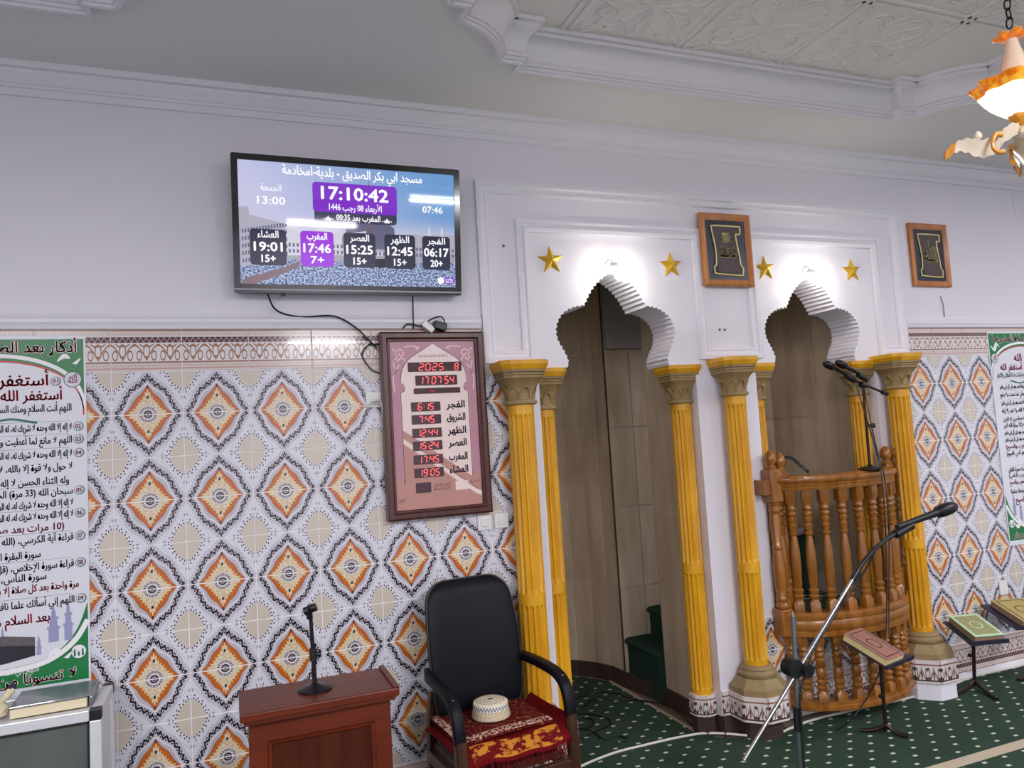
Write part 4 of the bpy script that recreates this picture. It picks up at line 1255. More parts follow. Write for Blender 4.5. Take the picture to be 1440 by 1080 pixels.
for x in (0.39, 0.665):
    hand.poly([(x - 0.013, 0.545), (x + 0.013, 0.545), (x + 0.013, 0.568), (x + 0.004, 0.57), (x, 0.588), (x - 0.005, 0.57), (x - 0.013, 0.568)], [], TF, 0)
    for dx in (-0.02, 0.02): hand.poly(disc(x + dx, 0.558, 0.003, 8, 0.006), [], TF, 0)
obj('screen_icon', hand, 'px_white', scr, kind='stuff')
obj('screen_logo', MB().poly(disc(0.925, 0.06, 0.0165, 20, 0.03), [], sf(6), 0), 'px_white', scr)
sbox('screen_logo', 0.945, 0.99, 0.035, 0.09, 'px_purple', 5, 0.012)
lg = MB(); wt2 = wt; wt = lg
st_('مواقيت', 0.967, 0.066, 0.03, 0.02, 0.036); st_('الصلاة', 0.967, 0.042, 0.03, 0.02, 0.036)
wt = wt2
obj('screen_logo_lettering', lg, 'px_white', scr, kind='stuff')

# ------------------------------------------------------------------ cables of the television
def cable(name, pts, r, mat, label, cat='cable', per=6, group=None):
    o = obj(name, MB().tube(crom(pts, per), r, 6), mat, None, smooth=60)
    return tag(o, label, cat, group)
cable('television_cable', [(0.545, -0.07, 2.592), (0.585, -0.03, 2.52), (0.70, -0.015, 2.49), (0.86, -0.04, 2.49), (0.97, -0.04, 2.43), (1.05, -0.03, 2.35), (1.075, -0.025, 2.33)], 0.0045, 'black_plastic', 'black cable sagging from the television toward the left side of the clock')
cable('clock_cable', [(1.27, -0.06, 2.595), (1.275, -0.03, 2.5), (1.272, -0.035, 2.42)], 0.004, 'black_plastic', 'black cable hanging straight down from the television onto the clock')
cable('loop_cable', [(1.09, -0.03, 2.345), (1.03, -0.025, 2.34), (1.0, -0.02, 2.29), (1.04, -0.02, 2.22), (1.085, -0.025, 2.195)], 0.004, 'black_plastic', 'black cable looping out from the upper left edge of the clock')
cable('plug_cable', [(1.215, -0.03, 2.425), (1.24, -0.04, 2.45), (1.29, -0.04, 2.442), (1.33, -0.05, 2.435), (1.36, -0.06, 2.47), (1.42, -0.06, 2.485), (1.44, -0.06, 2.445)], 0.004, 'black_plastic', 'thin black cable curled around the plugs on top of the clock')

# ------------------------------------------------------------------ prayer clock
CX0, CX1, CZ0, CZ1 = 1.087, 1.647, 1.435, 2.405
clk = thing('prayer_clock', 'dark-framed digital prayer clock with red numerals on a pink arch panel', 'clock', ((CX0 + CX1) / 2, 0, CZ0))
obj('frame', MB().sweep([(CX0, CZ0), (CX0, CZ1), (CX1, CZ1), (CX1, CZ0)], [(0.0, -0.0), (0.0, 0.05), (-0.01, 0.056), (-0.03, 0.056), (-0.04, 0.046), (-0.046, 0.046), (-0.05, 0.04), (-0.05, 0.0)], lambda u, v, h: (u, -0.011 - h, v), True), 'clock_wood', clk, smooth=30)
PX0, PX1, PZ0, PZ1 = CX0 + 0.048, CX1 - 0.048, CZ0 + 0.048, CZ1 - 0.048
pan = obj('panel', MB().box(PX0, PX1, -0.045, -0.012, PZ0, PZ1), 'clock_pink', clk)
PWc, PHc = PX1 - PX0, PZ1 - PZ0
def cf(layer): return lambda u, v, d: (PX0 + u * PWc, -0.0455 - layer * 0.0003 - d, PZ0 + v * PHc)
def cpoly(name, pts, mat, layer): return obj(name, MB().poly(pts, [], cf(layer), 0), mat, pan)
# side columns and spandrels
cpoly('print_spandrel', [(0.0, 0.70), (1.0, 0.70), (1.0, 0.995), (0.0, 0.995)], 'clock_mauve', 0)
for s in (0, 1):
    q = lambda a: a if s == 0 else 1 - a
    cpoly('print_column', [(q(0.01), 0.18), (q(0.095), 0.18), (q(0.095), 0.70), (q(0.01), 0.70)], 'clock_mauve', 1)
    cpoly('print_base', [(q(0.0), 0.155), (q(0.11), 0.155), (q(0.11), 0.19), (q(0.0), 0.19)], 'clock_tan', 2)
arch = [(0.11, 0.15)] + [(0.11, 0.69), (0.15, 0.70), (0.16, 0.72), (0.14, 0.745), (0.115, 0.75)]
arch += [(p.x, p.y) for p in crom([(0.115, 0.76, 0), (0.14, 0.83, 0), (0.22, 0.89, 0), (0.35, 0.935, 0), (0.5, 0.985, 0)], 5)]
arch_full = arch + [(1 - p[0], p[1]) for p in reversed(arch[:-1])]
cpoly('print_arch', [(0.5 + (p[0] - 0.5) * 1.02, p[1] + 0.004) for p in arch_full], 'clock_line', 2)
cpoly('print_arch', arch_full, 'clock_cream', 3)
cpoly('print_foot', [(0.0, 0.0), (1.0, 0.0), (1.0, 0.16), (0.80, 0.16), (0.11, 0.42), (0.11, 0.155), (0.0, 0.155)], 'clock_tan', 4)
cpoly('print_ray', [(0.11, 0.42), (0.11, 0.39), (0.92, 0.07), (1.0, 0.05), (1.0, 0.075)], 'clock_cream', 5)
cpoly('print_ray', [(0.11, 0.47), (0.11, 0.42), (0.95, 0.09), (1.0, 0.09), (1.0, 0.13)], 'clock_tan', 5)
scr2 = MB()
for s in (1, -1):
    g = cf(4); fx = lambda a, s=s: 0.5 + s * a
    for pts in ([(0.46, 0.70), (0.47, 0.78), (0.43, 0.82), (0.46, 0.86), (0.44, 0.90)], [(0.45, 0.93), (0.38, 0.95), (0.34, 0.93), (0.37, 0.91), (0.40, 0.93)], [(0.42, 0.88), (0.36, 0.90), (0.33, 0.88)],
                [(0.33, 0.965), (0.24, 0.97), (0.16, 0.96), (0.20, 0.95)], [(0.47, 0.88), (0.42, 0.90), (0.44, 0.94), (0.47, 0.96)], [(0.39, 0.86), (0.42, 0.84), (0.45, 0.80)]):
        P = crom([(fx(a), b, 0) for a, b in pts], 5)
        scr2.poly(ribbon([(p.x * PWc, p.y * PHc) for p in P], 0.006), [], lambda u, v, d, g=g: g(u / PWc, v / PHc, d), 0)
obj('print_scrollwork', scr2, 'clock_lightline', pan, kind='stuff')
SEG = {'0': 'abcdef', '1': 'bc', '2': 'abged', '3': 'abgcd', '4': 'fgbc', '5': 'afgcd', '6': 'afgcde', '7': 'abc', '8': 'abcdefg', '9': 'abfgcd', 'J': 'bcd'}
def digits(mb, s, cx, cy, h, fn, gap=None, wd=None):
    w = wd or h * 0.5; gap = gap or h * 0.28; total = sum((w + gap) if c not in ':. ' else (gap * 1.1) for c in s) - gap
    x = cx - total / 2; t = h * 0.085
    for c in s:
        if c in ':.':
            for yy in ((0.3, 0.7) if c == ':' else (0.02,)):
                px, py = x + gap * 0.2, cy - h / 2 + h * yy
                mb.poly([(px, py), (px + t, py), (px + t, py + t), (px, py + t)], [], fn, 0)
            x += gap * 1.1; continue
        if c == ' ': x += gap * 1.1; continue
        for sgm in SEG[c]:
            x0, x1, y0, y1 = {'a': (0.12, 0.88, 1, 1), 'd': (0.12, 0.88, 0, 0), 'g': (0.12, 0.88, 0.5, 0.5), 'b': (1, 1, 0.55, 0.95), 'c': (1, 1, 0.05, 0.45), 'f': (0, 0, 0.55, 0.95), 'e': (0, 0, 0.05, 0.45)}[sgm]
            sl = lambda yy: (yy - 0.5) * h * 0.14
            a = (x + x0 * w + sl(y0), cy - h / 2 + y0 * h); b2 = (x + x1 * w + sl(y1), cy - h / 2 + y1 * h)
            mb.poly(ribbon([a, b2], t * 1.7), [], fn, 0)
        x += w + gap
LF = lambda u, v, d: (PX0 + u, -0.049, PZ0 + v)
def led(x0, x1, y0, y1, s, h, light=True, **k):
    pts = rrect(x0 * PWc, x1 * PWc, y0 * PHc, y1 * PHc, 0.004)
    obj('led_window', MB().poly(pts, [], lambda u, v, d: (PX0 + u, -0.0473 - d, PZ0 + v), 0.0012), 'led_window', clk)
    if s:
        dg = MB(); digits(dg, s, (x0 + x1) / 2 * PWc, (y0 + y1) / 2 * PHc, h, LF, **k)
        obj('led_digits', dg, 'led_red', clk, kind='stuff')
led(0.20, 0.83, 0.815, 0.872, '2025.  ', 0.034, gap=0.012, wd=0.024)
dg = MB(); digits(dg, '8', 0.77 * PWc, 0.843 * PHc, 0.034, LF, wd=0.018); obj('led_digits', dg, 'led_red', clk, kind='stuff')
led(0.28, 0.77, 0.732, 0.792, '17 07 54', 0.036, gap=0.010, wd=0.019)
led(0.255, 0.80, 0.682, 0.716, None, 0)
ROWS = [('6:15', 'الفجر', 0.605), ('7:45', 'الشروق', 0.528), ('12:44', 'الظهر', 0.448), ('15:24', 'العصر', 0.372), ('17:45', 'المغرب', 0.29), ('19:05', 'العشاء', 0.212)]
ct = MB(); TFc = lambda u, v, d: (PX0 + u, -0.0472, PZ0 + v)
for i, (s, nm, y) in enumerate(ROWS):
    led(0.215, 0.555, y - 0.028, y + 0.028, s, 0.034, gap=0.009, wd=0.018)
    text(ct, nm, TFc, 0.735 * PWc, (y - 0.012) * PHc, 0.052, 'c', width=0.10, bold=0.03)
led(0.225, 0.40, 0.095, 0.155, None, 0)
cpoly('print_box', [(0.685, 0.095), (0.835, 0.095), (0.835, 0.15), (0.685, 0.15)], 'clock_cream', 7)
text(ct, 'الزمن المتبقي', TFc, 0.53 * PWc, 0.130 * PHc, 0.026, 'c', width=0.09); text(ct, 'لإقامة الصلاة', TFc, 0.53 * PWc, 0.104 * PHc, 0.026, 'c', width=0.09)
text(ct, 'الحرارة', TFc, 0.915 * PWc, 0.135 * PHc, 0.024, 'c', width=0.045); text(ct, 'ليون', TFc, 0.06 * PWc, 0.055 * PHc, 0.03, 'c', width=0.035)
text(ct, 'إن الصلاة كانت على المؤمنين كتابا موقوتا', TFc, 0.5 * PWc, 0.905 * PHc, 0.02, 'c', width=0.155)
obj('lettering', ct, 'clock_violet', clk, kind='stuff')
dm = MB(); dm.poly(rrect(0.44 * PWc, 0.50 * PWc, 0.694 * PHc, 0.702 * PHc, 0.002), [], LF, 0)
obj('led_digits', dm, 'led_dim', clk)
pl = thing('plug_adapter', 'white plug and black adapter resting on top of the clock frame', 'plug', (1.36, -0.05, 2.41))
M1 = Matrix.Translation((1.345, -0.05, 2.432)) @ Matrix.Rotation(0.7, 4, 'Y')
obj('white_plug', MB().box(-0.035, 0.035, -0.02, 0.02, -0.017, 0.017, M1), 'white_plastic', pl, bevel=0.004)
M2 = Matrix.Translation((1.41, -0.05, 2.435)) @ Matrix.Rotation(0.3, 4, 'Y')
obj('black_adapter', MB().box(-0.035, 0.035, -0.025, 0.025, -0.022, 0.022, M2), 'black_plastic', pl, bevel=0.006)

# ------------------------------------------------------------------ sockets and switches
def plate(name, x0, x1, z0, z1, label, cat, kind):
    root = thing(name, label, cat, ((x0 + x1) / 2, -TT, z0))
    obj('plate', MB().box(x0, x1, -TT - 0.012, -TT - 0.001, z0, z1), 'white_plastic', root, bevel=0.003)
    cx, cz = (x0 + x1) / 2, (z0 + z1) / 2
    if kind == 'switch': obj('rocker', MB().box(cx - 0.02, cx + 0.02, -TT - 0.017, -TT - 0.012, cz - 0.022, cz + 0.022), 'white_plastic', root, bevel=0.002)
    elif kind == 'socket':
        obj('socket_well', MB().poly(disc(cx, cz, 0.024, 20), [], lambda u, v, d: (u, -TT - 0.0125 - d, v), 0.003), 'grey_metal', root)
        obj('plug', MB().lathe([(0.019, 0), (0.019, 0.03), (0.012, 0.036)], (0, 0, 0), 14), 'white_plastic', root, smooth=40)
        pp = root.children[-1]; pp.rotation_euler = (PI / 2, 0, 0); pp.location = (0, -0.014, cz - z0); 
    return root
plate('wall_socket', 1.008, 1.088, 2.02, 2.10, 'white wall socket with a white plug left of the clock', 'socket', 'socket')
cable('socket_cable', [(1.05, -0.06, 2.058), (1.075, -0.06, 2.05), (1.085, -0.045, 2.0), (1.083, -0.03, 1.95), (1.09, -0.02, 1.91)], 0.004, 'white_cable', 'white cord hanging from the wall socket left of the clock')
plate('light_switch', 1.572, 1.652, 1.34, 1.42, 'white light switch below the clock, left one of the pair', 'switch', 'switch')
plate('light_switch', 1.668, 1.748, 1.342, 1.422, 'white light switch touching the left yellow column, right one of the pair', 'switch', 'switch')
plate('wall_card', 5.445, 5.525, 0.50, 0.60, 'small white plate on the right tiles above the green book', 'plate', 'plain')
cv = obj('wall_cover', MB().box(6.065, 6.26, -0.004, -0.0005, 3.31, 3.49), 'plaster', None, bevel=0.001)
tag(cv, 'flat white cover plate high on the wall at the right edge', 'cover plate')
cable('wall_wire', [(5.18, -0.002, 2.66), (5.185, -0.012, 2.6), (5.19, -0.008, 2.57), (5.197, -0.003, 2.50)], 0.0025, 'black_plastic', 'short black wire poking from the wall below the right calligraphy picture', 'wire')
for x, z, lb in ((1.82, 2.90, 'small dark screw in the white panel left of the left arch'), (3.235, 2.42, 'left one of two tiny screws below the middle calligraphy picture'), (3.275, 2.42, 'right one of two tiny screws below the middle calligraphy picture')):
    o = obj('wall_screw', MB().lathe([(0.006, 0), (0.008, 0.004), (0.003, 0.008)], (0, 0, 0), 8), 'screw', None, origin=(0, 0, 0))
    o.location = (x, -0.0005, z); o.rotation_euler = (PI / 2, 0, 0); tag(o, lb, 'screw')

# ------------------------------------------------------------------ posters
def poster(x0, x1, z0, z1, label, right=False):
    root = thing('prayer_poster', label, 'poster', ((x0 + x1) / 2, -TT - 0.004, z0), 'green and white prayer posters')
    Y = -TT - 0.0045
    obj('sheet', MB().box(x0, x1, Y, Y + 0.0022, z0, z1), 'paper', root)
    Wd, Ht = x1 - x0, z1 - z0
    def pf(layer): return lambda u, v, d: (x0 + u * Wd, Y - 0.0003 - layer * 0.0003 - d, z0 + v * Ht)
    def pp(name, pts, mat, layer): return obj(name, MB().poly(pts, [], pf(layer), 0), mat, root)
    mx = 0.012
    # green top with a white arch cut out
    top = 0.99; spr = 0.765
    arc = lambda k, lift: [(0.5 + 0.5 * cos(PI * i / 24) * k, spr + lift + (0.135) * sin(PI * i / 24)) for i in range(25)]
    pp('green_header', [(mx, spr)] + [(mx, top), (1 - mx, top), (1 - mx, spr)] + [(0.5 + (0.5 - mx) * cos(PI * i / 24), spr + 0.16 * sin(PI * i / 24) ** 0.8) for i in range(25)], 'green_print', 0)
    for k, w, mt, off in ((0, 0.011, 'white_print', 0.018), (1, 0.0035, 'red_print', 0.003)):
        P = [(0.5 + (0.5 - mx - 0.004) * cos(PI * i / 40), spr + off + 0.16 * sin(PI * i / 40) ** 0.8) for i in range(41)]
        pp('header_line', [(p[0] / Wd, p[1] / Ht) for p in ribbon([(a * Wd, b * Ht) for a, b in P], w * 1.6)], mt, 1)
    # green foot
    ft = [(mx, 0.022), (1 - mx, 0.022), (1 - mx, 0.235)] + [(p.x, p.y) for p in crom([(1 - mx, 0.235, 0), (0.93, 0.165, 0), (0.84, 0.115, 0), (0.72, 0.088, 0), (0.5, 0.078, 0), (0.28, 0.088, 0), (0.16, 0.115, 0), (0.07, 0.165, 0), (mx, 0.235, 0)], 6)]
    pp('green_footer', ft, 'green_print', 0)
    P = crom([(1 - mx, 0.185, 0), (0.92, 0.135, 0), (0.82, 0.098, 0), (0.7, 0.078, 0), (0.5, 0.07, 0), (0.3, 0.078, 0), (0.18, 0.098, 0), (0.08, 0.135, 0), (mx, 0.185, 0)], 6)
    pp('footer_line', [(p[0] / Wd, p[1] / Ht) for p in ribbon([(p.x * Wd, p.y * Ht) for p in P], 0.022)], 'white_print', 1)
    # mosque picture: dark cube and pale minarets
    for x, h, w in ((0.88, 0.11, 0.022), (0.80, 0.10, 0.028), (0.72, 0.055, 0.012), (0.655, 0.05, 0.012), (0.53, 0.09, 0.016), (0.40, 0.09, 0.016), (0.3, 0.055, 0.012), (0.22, 0.1, 0.02), (0.13, 0.11, 0.02)):
        b0 = 0.135 if x > 0.75 or x < 0.2 else 0.105
        sil = [(-1, 0), (-1, 0.35), (-1.3, 0.36), (-1.3, 0.42), (-0.8, 0.43), (-0.7, 0.62), (-1.0, 0.63), (-1.0, 0.68), (-0.5, 0.70), (-0.4, 0.82), (0, 1.0)]
        sil = sil + [(-a, b) for a, b in reversed(sil[:-1])]
        pp('minaret_print', [(x + a * w, b0 + b * h) for a, b in sil], 'blue_print', 1)
    pp('cube_print', [(0.36, 0.10), (0.36, 0.155), (0.53, 0.168), (0.70, 0.155), (0.70, 0.105), (0.53, 0.092)], 'kaaba_print', 2)
    pp('cube_band_print', [(0.36, 0.135), (0.36, 0.155), (0.53, 0.168), (0.70, 0.155), (0.70, 0.132), (0.53, 0.142)], 'band_print', 3)
    for cx, cy, r, m1 in ((0.925, 0.872, 0.052, 'pale_print'), (0.075, 0.872, 0.052, 'pale_print'), (0.935, 0.10, 0.045, 'white_print'), (0.065, 0.10, 0.045, 'white_print')):
        pp('emblem_print', disc(cx, cy, r, 22, r * Wd / Ht), 'teal_print', 2)
        pp('emblem_print', disc(cx, cy, r * 0.9, 22, r * 0.9 * Wd / Ht), m1, 3)
    for k_, (ex, ey) in enumerate(((0.935, 0.10), (0.065, 0.10))):
        for dx_, hh in ((-0.022, 0.022), (0.022, 0.022), (0.0, 0.014)):
            pp('emblem_mosque', [(ex + dx_ - 0.006, ey - 0.012), (ex + dx_ + 0.006, ey - 0.012), (ex + dx_ + 0.005, ey - 0.012 + hh * 0.7), (ex + dx_, ey - 0.012 + hh), (ex + dx_ - 0.005, ey - 0.012 + hh * 0.7)], 'teal_print', 4)
    for sx in (1, -1):
        for cy, tx, sgn in ((0.925, 0.90, 1), (0.095, 0.83, -1)):
            q = lambda a: 0.5 + sx * (a - 0.5)
            P = crom([(q(tx - 0.06), cy, 0), (q(tx - 0.02), cy + 0.016, 0), (q(tx), cy, 0), (q(tx + 0.02), cy - 0.014, 0), (q(tx + 0.07), cy + 0.008, 0)], 5)
            pp('leaf_print', [(p[0] / Wd, p[1] / Ht) for p in ribbon([(p.x * Wd, p.y * Ht) for p in P], lambda t: 0.004 + 0.024 * sin(PI * t))], 'white_print', 3)
    TFp = lambda u, v, d: (x0 + u, Y - 0.0016, z0 + v)
    cl = (0.02 * Wd, 0.985 * Wd)
    red, blk, wht = MB(), MB(), MB()
    def T(mb, s, xr, y, size, width, bold=0.016, anchor='r', clip=cl): text(mb, s, TFp, xr * Wd, y * Ht, size, anchor, width=width, bold=bold, clip=clip)
    T(wht, 'أذكار بعد الصلاة المفروضة', 0.5, 0.952, 0.07, 0.9 * Wd, 0.05, 'c'); T(red, 'أذكار بعد الصلاة المفروضة', 0.5, 0.952, 0.07, 0.9 * Wd, 0.014, 'c')
    R1 = 0.915
    for ex in (0.925, 0.075):
        T(red, 'أكبر', ex, 0.876, 0.026, 0.05 * Wd, 0.02, 'c'); T(red, 'الله', ex, 0.862, 0.026, 0.05 * Wd, 0.02, 'c')
    T(red, 'أستغفر الله', 0.79, 0.857, 0.075, 0.42 * Wd, 0.02); T(red, 'أستغفر الله، أستغفر الله', 0.865, 0.815, 0.065, 0.72 * Wd, 0.02)
    pp('bullet_print', disc(0.83, 0.868, 0.03, 18, 0.03 * Wd / Ht), 'teal_print', 1); pp('bullet_print', disc(0.828, 0.8685, 0.025, 18, 0.025 * Wd / Ht), 'pale_print', 2); T(red, '01', 0.828, 0.863, 0.026, 0.03 * Wd, 0.02, 'c')
    T(blk, 'اللهم أنت السلام ومنك السلام تباركت يا ذا الجلال والإكرام', 0.915, 0.782, 0.045, 0.83 * Wd)
    Z1 = 'لا إله إلا الله وحده لا شريك له، له الملك وله الحمد'
    rows = [(0.7270, '02', Z1 + ' وهو على كل شيء قدير', 0), (0.6900, '03', 'اللهم لا مانع لما أعطيت ولا معطي لما منعت ولا ينفع', 0), (0.6510, '04', Z1 + ' وهو على كل شيء قدير', 0),
            (0.6140, None, 'لا حول ولا قوة إلا بالله، لا إله إلا الله، ولا نعبد إلا إياه', 0), (0.5750, None, 'وله الثناء الحسن لا إله إلا الله مخلصين له الدين', 0.04), (0.5440, '05', 'سبحان الله (33 مرة) الحمد لله (33 مرة) الله أكبر', 0),
            (0.5110, None, Z1 + ' وهو على كل شيء قدير', 0), (0.4790, '06', Z1 + ' وهو على كل شيء قدير', 0), (0.4460, 'r', '(10 مرات بعد صلاة المغرب والصبح)', 0.10),
            (0.4140, '07', 'قراءة آية الكرسي، (الله لا إله إلا هو الحي القيوم)', 0), (0.3730, None, 'سورة البقرة الآية (255)', 0.36), (0.3390, '08', 'قراءة سورة الإخلاص، (قل هو الله أحد) سورة الفلق', 0),
            (0.3110, None, 'سورة الناس، (قل أعوذ برب الناس)', 0.3), (0.2800, 'r', 'مرة واحدة بعد كل صلاة إلا بعد صلاتي المغرب والصبح', -0.05), (0.2380, '09', 'اللهم إني أسألك علما نافعا ورزقا طيبا وعملا متقبلا', 0)]
    for y, no, s, ind in rows:
        yy = y
        xr = R1 - ind * 0.5
        full = len(s) > 30
        T(red if no == 'r' else blk, s, xr, yy, 0.043, ((xr - 0.10) if full else len(s) * 0.0165) * Wd, 0.018)
        if no and no != 'r':
            pp('bullet_print', disc(0.953, yy + 0.009, 0.03, 18, 0.03 * Wd / Ht), 'teal_print', 1); pp('bullet_print', disc(0.951, yy + 0.0095, 0.025, 18, 0.025 * Wd / Ht), 'pale_print', 2)
            T(red, no, 0.951, yy + 0.003, 0.028, 0.03 * Wd, 0.02, 'c')
            pp('rule_print', [(0.2, yy + 0.025), (0.9, yy + 0.025), (0.9, yy + 0.026), (0.2, yy + 0.026)], 'grey_print', 1)
    T(red, 'بعد السلام من صلاة الصبح', 0.78, 0.195, 0.055, 0.62 * Wd, 0.02)
    T(wht, 'اللهم إني أسألك العفو والعافية', 0.5, 0.062, 0.03, 0.44 * Wd, 0.0, 'c')
    T(wht, 'لا تنسونا من صالح الدعاء', 0.5, 0.032, 0.06, 0.84 * Wd, 0.05, 'c'); T(red, 'لا تنسونا من صالح الدعاء', 0.5, 0.032, 0.06, 0.84 * Wd, 0.012, 'c')
    P = [(0.5 + 0.45 * t, 0.757 + 0.006 * sin(t * 9)) for t in [i / 20 - 0.5 for i in range(21)]]
    pp('ornament_print', [(p[0] / Wd, p[1] / Ht) for p in ribbon([(a * Wd, b * Ht) for a, b in P], 0.01)], 'teal_print', 1)
    obj('white_lettering', wht, 'white_print', root, kind='stuff')
    r = obj('red_lettering', red, 'red_print', root, kind='stuff'); r.location.y -= 0.0004
    obj('black_lettering', blk, 'black_print', root, kind='stuff')
poster(-0.95, -0.25, 0.845, 2.40, 'green and white prayer poster at the left edge above the glass cabinet')
poster(5.60, 6.30, 0.83, 2.40, 'green and white prayer poster at the right edge beyond the right arch')

# ------------------------------------------------------------------ glass cabinet and what lies on it
KX0, KX1, KY0, KY1, KZ = -1.3, -0.155, -0.42, -0.045, 0.855
cab = thing('glass_cabinet', 'low white aluminium cabinet with dark glass at the lower left corner', 'cabinet', (-0.72, -0.23, 0))
s = 0.042
for x in (KX0, KX1 - s):
    for y in (KY0, KY1 - s): obj('corner_post', MB().box(x, x + s, y, y + s, 0.0, KZ - s), 'aluminium', cab, bevel=0.004)
for y in (KY0, KY1 - s): 
    obj('rail', MB().box(KX0 + s, KX1 - s, y, y + s, KZ - s, KZ), 'aluminium', cab, bevel=0.004)
    obj('rail', MB().box(KX0 + s, KX1 - s, y, y + s, 0.02, 0.02 + s), 'aluminium', cab, bevel=0.004)
for x in (KX0, KX1 - s):
    obj('rail', MB().box(x, x + s, KY0 + s, KY1 - s, KZ - s, KZ), 'aluminium', cab, bevel=0.004)
    for y in (KY0, KY1 - s): obj('corner_cap', MB().box(x, x + s, y, y + s, KZ - s, KZ + 0.001), 'black_plastic', cab, bevel=0.004)
obj('glass_pane', MB().box(KX0 + s, KX1 - s, KY0 + 0.012, KY0 + 0.018, 0.06, KZ - s - 0.002), 'cabinet_glass', cab)
obj('side_panel', MB().box(KX1 - 0.02, KX1 - 0.012, KY0 + s, KY1 - s, 0.03, KZ - s), 'aluminium', cab)
obj('pane_seal', MB().box(KX1 - s - 0.008, KX1 - s, KY0 + 0.004, KY0 + 0.02, 0.06, KZ - s), 'rubber', cab)
obj('pane_seal', MB().box(KX0 + s, KX1 - s, KY0 + 0.004, KY0 + 0.02, KZ - s - 0.008, KZ - s), 'rubber', cab)
obj('top_glass', MB().box(KX0 + s, KX1 - s, KY0 + s, KY1 - s, KZ - 0.015, KZ - 0.005), 'aluminium', cab)
# grey book lying under a plastic cover
bk = thing('covered_book', 'thick book in a grey cover with cream pages on the white cabinet', 'book', (-0.33, -0.28, KZ))
Mb = Matrix.Translation((-0.345, -0.26, KZ)) @ Matrix.Rotation(0.03, 4, 'Z')
obj('page_block', MB().box(-0.13, 0.13, -0.115, 0.09, 0.002, 0.035, Mb), 'ivory_paper', bk, bevel=0.003)
obj('cover', MB().box(-0.135, 0.145, -0.10, 0.125, 0.036, 0.043, Mb).box(0.135, 0.145, -0.10, 0.125, 0.0, 0.036, Mb), 'cover_grey', bk, bevel=0.003)
wr = thing('crumpled_wrapper', 'crumpled yellow paper wrapper beside the covered book on the cabinet', 'wrapper', (-0.53, -0.30, KZ))
def crumple(cx, cy, cz, sx, sy, sz, seed):
    rd = random.Random(seed); mb = MB(); n = 12; m = 7; rs = []
    for j in range(m):
        ph = PI * (j + 0.5) / m
        rs.append([(cx + sx * sin(ph) * cos(2 * PI * i / n) * rd.uniform(0.6, 1.15), cy + sy * sin(ph) * sin(2 * PI * i / n) * rd.uniform(0.6, 1.15), max(KZ + 0.001, cz - sz * cos(ph) * rd.uniform(0.7, 1.2))) for i in range(n)])
    return mb.rings(rs)
obj('paper_wad', crumple(-0.53, -0.31, KZ + 0.022, 0.055, 0.06, 0.025, 3), 'ivory_paper', wr)
obj('paper_twist', MB().tube([(-0.55, -0.30, KZ + 0.03), (-0.52, -0.25, KZ + 0.05), (-0.50, -0.22, KZ + 0.075)], [0.02, 0.012, 0.016], 8), 'ivory_paper', wr)
obj('blue_cap', MB().tube([(-0.505, -0.225, KZ + 0.075), (-0.495, -0.21, KZ + 0.09)], 0.013, 8), 'blue_cap' if 'blue_cap' in MATS else 'stand_board', wr)
b2_ = thing('grey_box', 'grey box with a white end at the left frame edge on the cabinet', 'box', (-0.66, -0.26, KZ))
Mb = Matrix.Translation((-0.68, -0.25, KZ)) @ Matrix.Rotation(-0.15, 4, 'Z')
obj('box_body', MB().box(-0.1, 0.085, -0.09, 0.11, 0.001, 0.075, Mb), 'cover_grey', b2_, bevel=0.006)
obj('white_end', MB().box(-0.095, 0.07, -0.096, -0.0905, 0.012, 0.05, Mb), 'white_plastic', b2_)

# ------------------------------------------------------------------ lectern with desk microphone stand
lec = thing('lectern', 'reddish-brown wooden lectern with a flat top in front of the tiles', 'lectern', (0.625, -0.92, 0))
LX0, LX1, LY0, LY1, LZ = 0.35, 0.90, -1.06, -0.77, 0.935
obj('top_board', MB().box(LX0, LX1, LY0, LY1, LZ - 0.03, LZ), 'lectern_wood', lec, bevel=0.006)
obj('edge_moulding', MB().box(LX0 + 0.012, LX1 - 0.012, LY0 + 0.012, LY1 - 0.012, LZ - 0.045, LZ - 0.03), 'lectern_wood', lec, bevel=0.004)
obj('end_trim', MB().box(LX1 - 0.022, LX1, LY0, LY1, LZ, LZ + 0.008), 'lectern_wood', lec, bevel=0.003)
bx0, bx1, by0, by1 = LX0 + 0.03, LX1 - 0.03, LY0 + 0.035, LY1 - 0.03
obj('side_panel', MB().box(bx0, bx0 + 0.02, by0 + 0.02, by1, 0.0, LZ - 0.045), 'lectern_panel_wood', lec)
obj('side_panel', MB().box(bx1 - 0.02, bx1, by0 + 0.02, by1, 0.0, LZ - 0.045), 'lectern_panel_wood', lec)
obj('back_panel', MB().box(bx0 + 0.02, bx1 - 0.02, by1 - 0.02, by1, 0.0, LZ - 0.045), 'lectern_panel_wood', lec)
fr = obj('front_frame', MB().poly([(bx0, 0), (bx1, 0), (bx1, LZ - 0.045), (bx0, LZ - 0.045)], [[(bx0 + 0.06, 0.08), (bx1 - 0.06, 0.08), (bx1 - 0.06, LZ - 0.115), (bx0 + 0.06, LZ - 0.115)]], lambda u, v, d: (u, by0 + d, v), 0.02), 'lectern_wood', lec, bevel=0.003)
obj('front_panel', MB().box(bx0 + 0.05, bx1 - 0.05, by0 + 0.010, by0 + 0.016, 0.07, LZ - 0.105), 'lectern_panel_wood', lec)
obj('panel_bead', MB().sweep([(bx0 + 0.06, 0.08), (bx0 + 0.06, LZ - 0.115), (bx1 - 0.06, LZ - 0.115), (bx1 - 0.06, 0.08)], [(0.0, 0.0), (0.0, 0.012), (-0.012, 0.008), (-0.016, 0.0)], lambda u, v, h: (u, by0 + 0.010 - h, v), True), 'lectern_wood', lec)
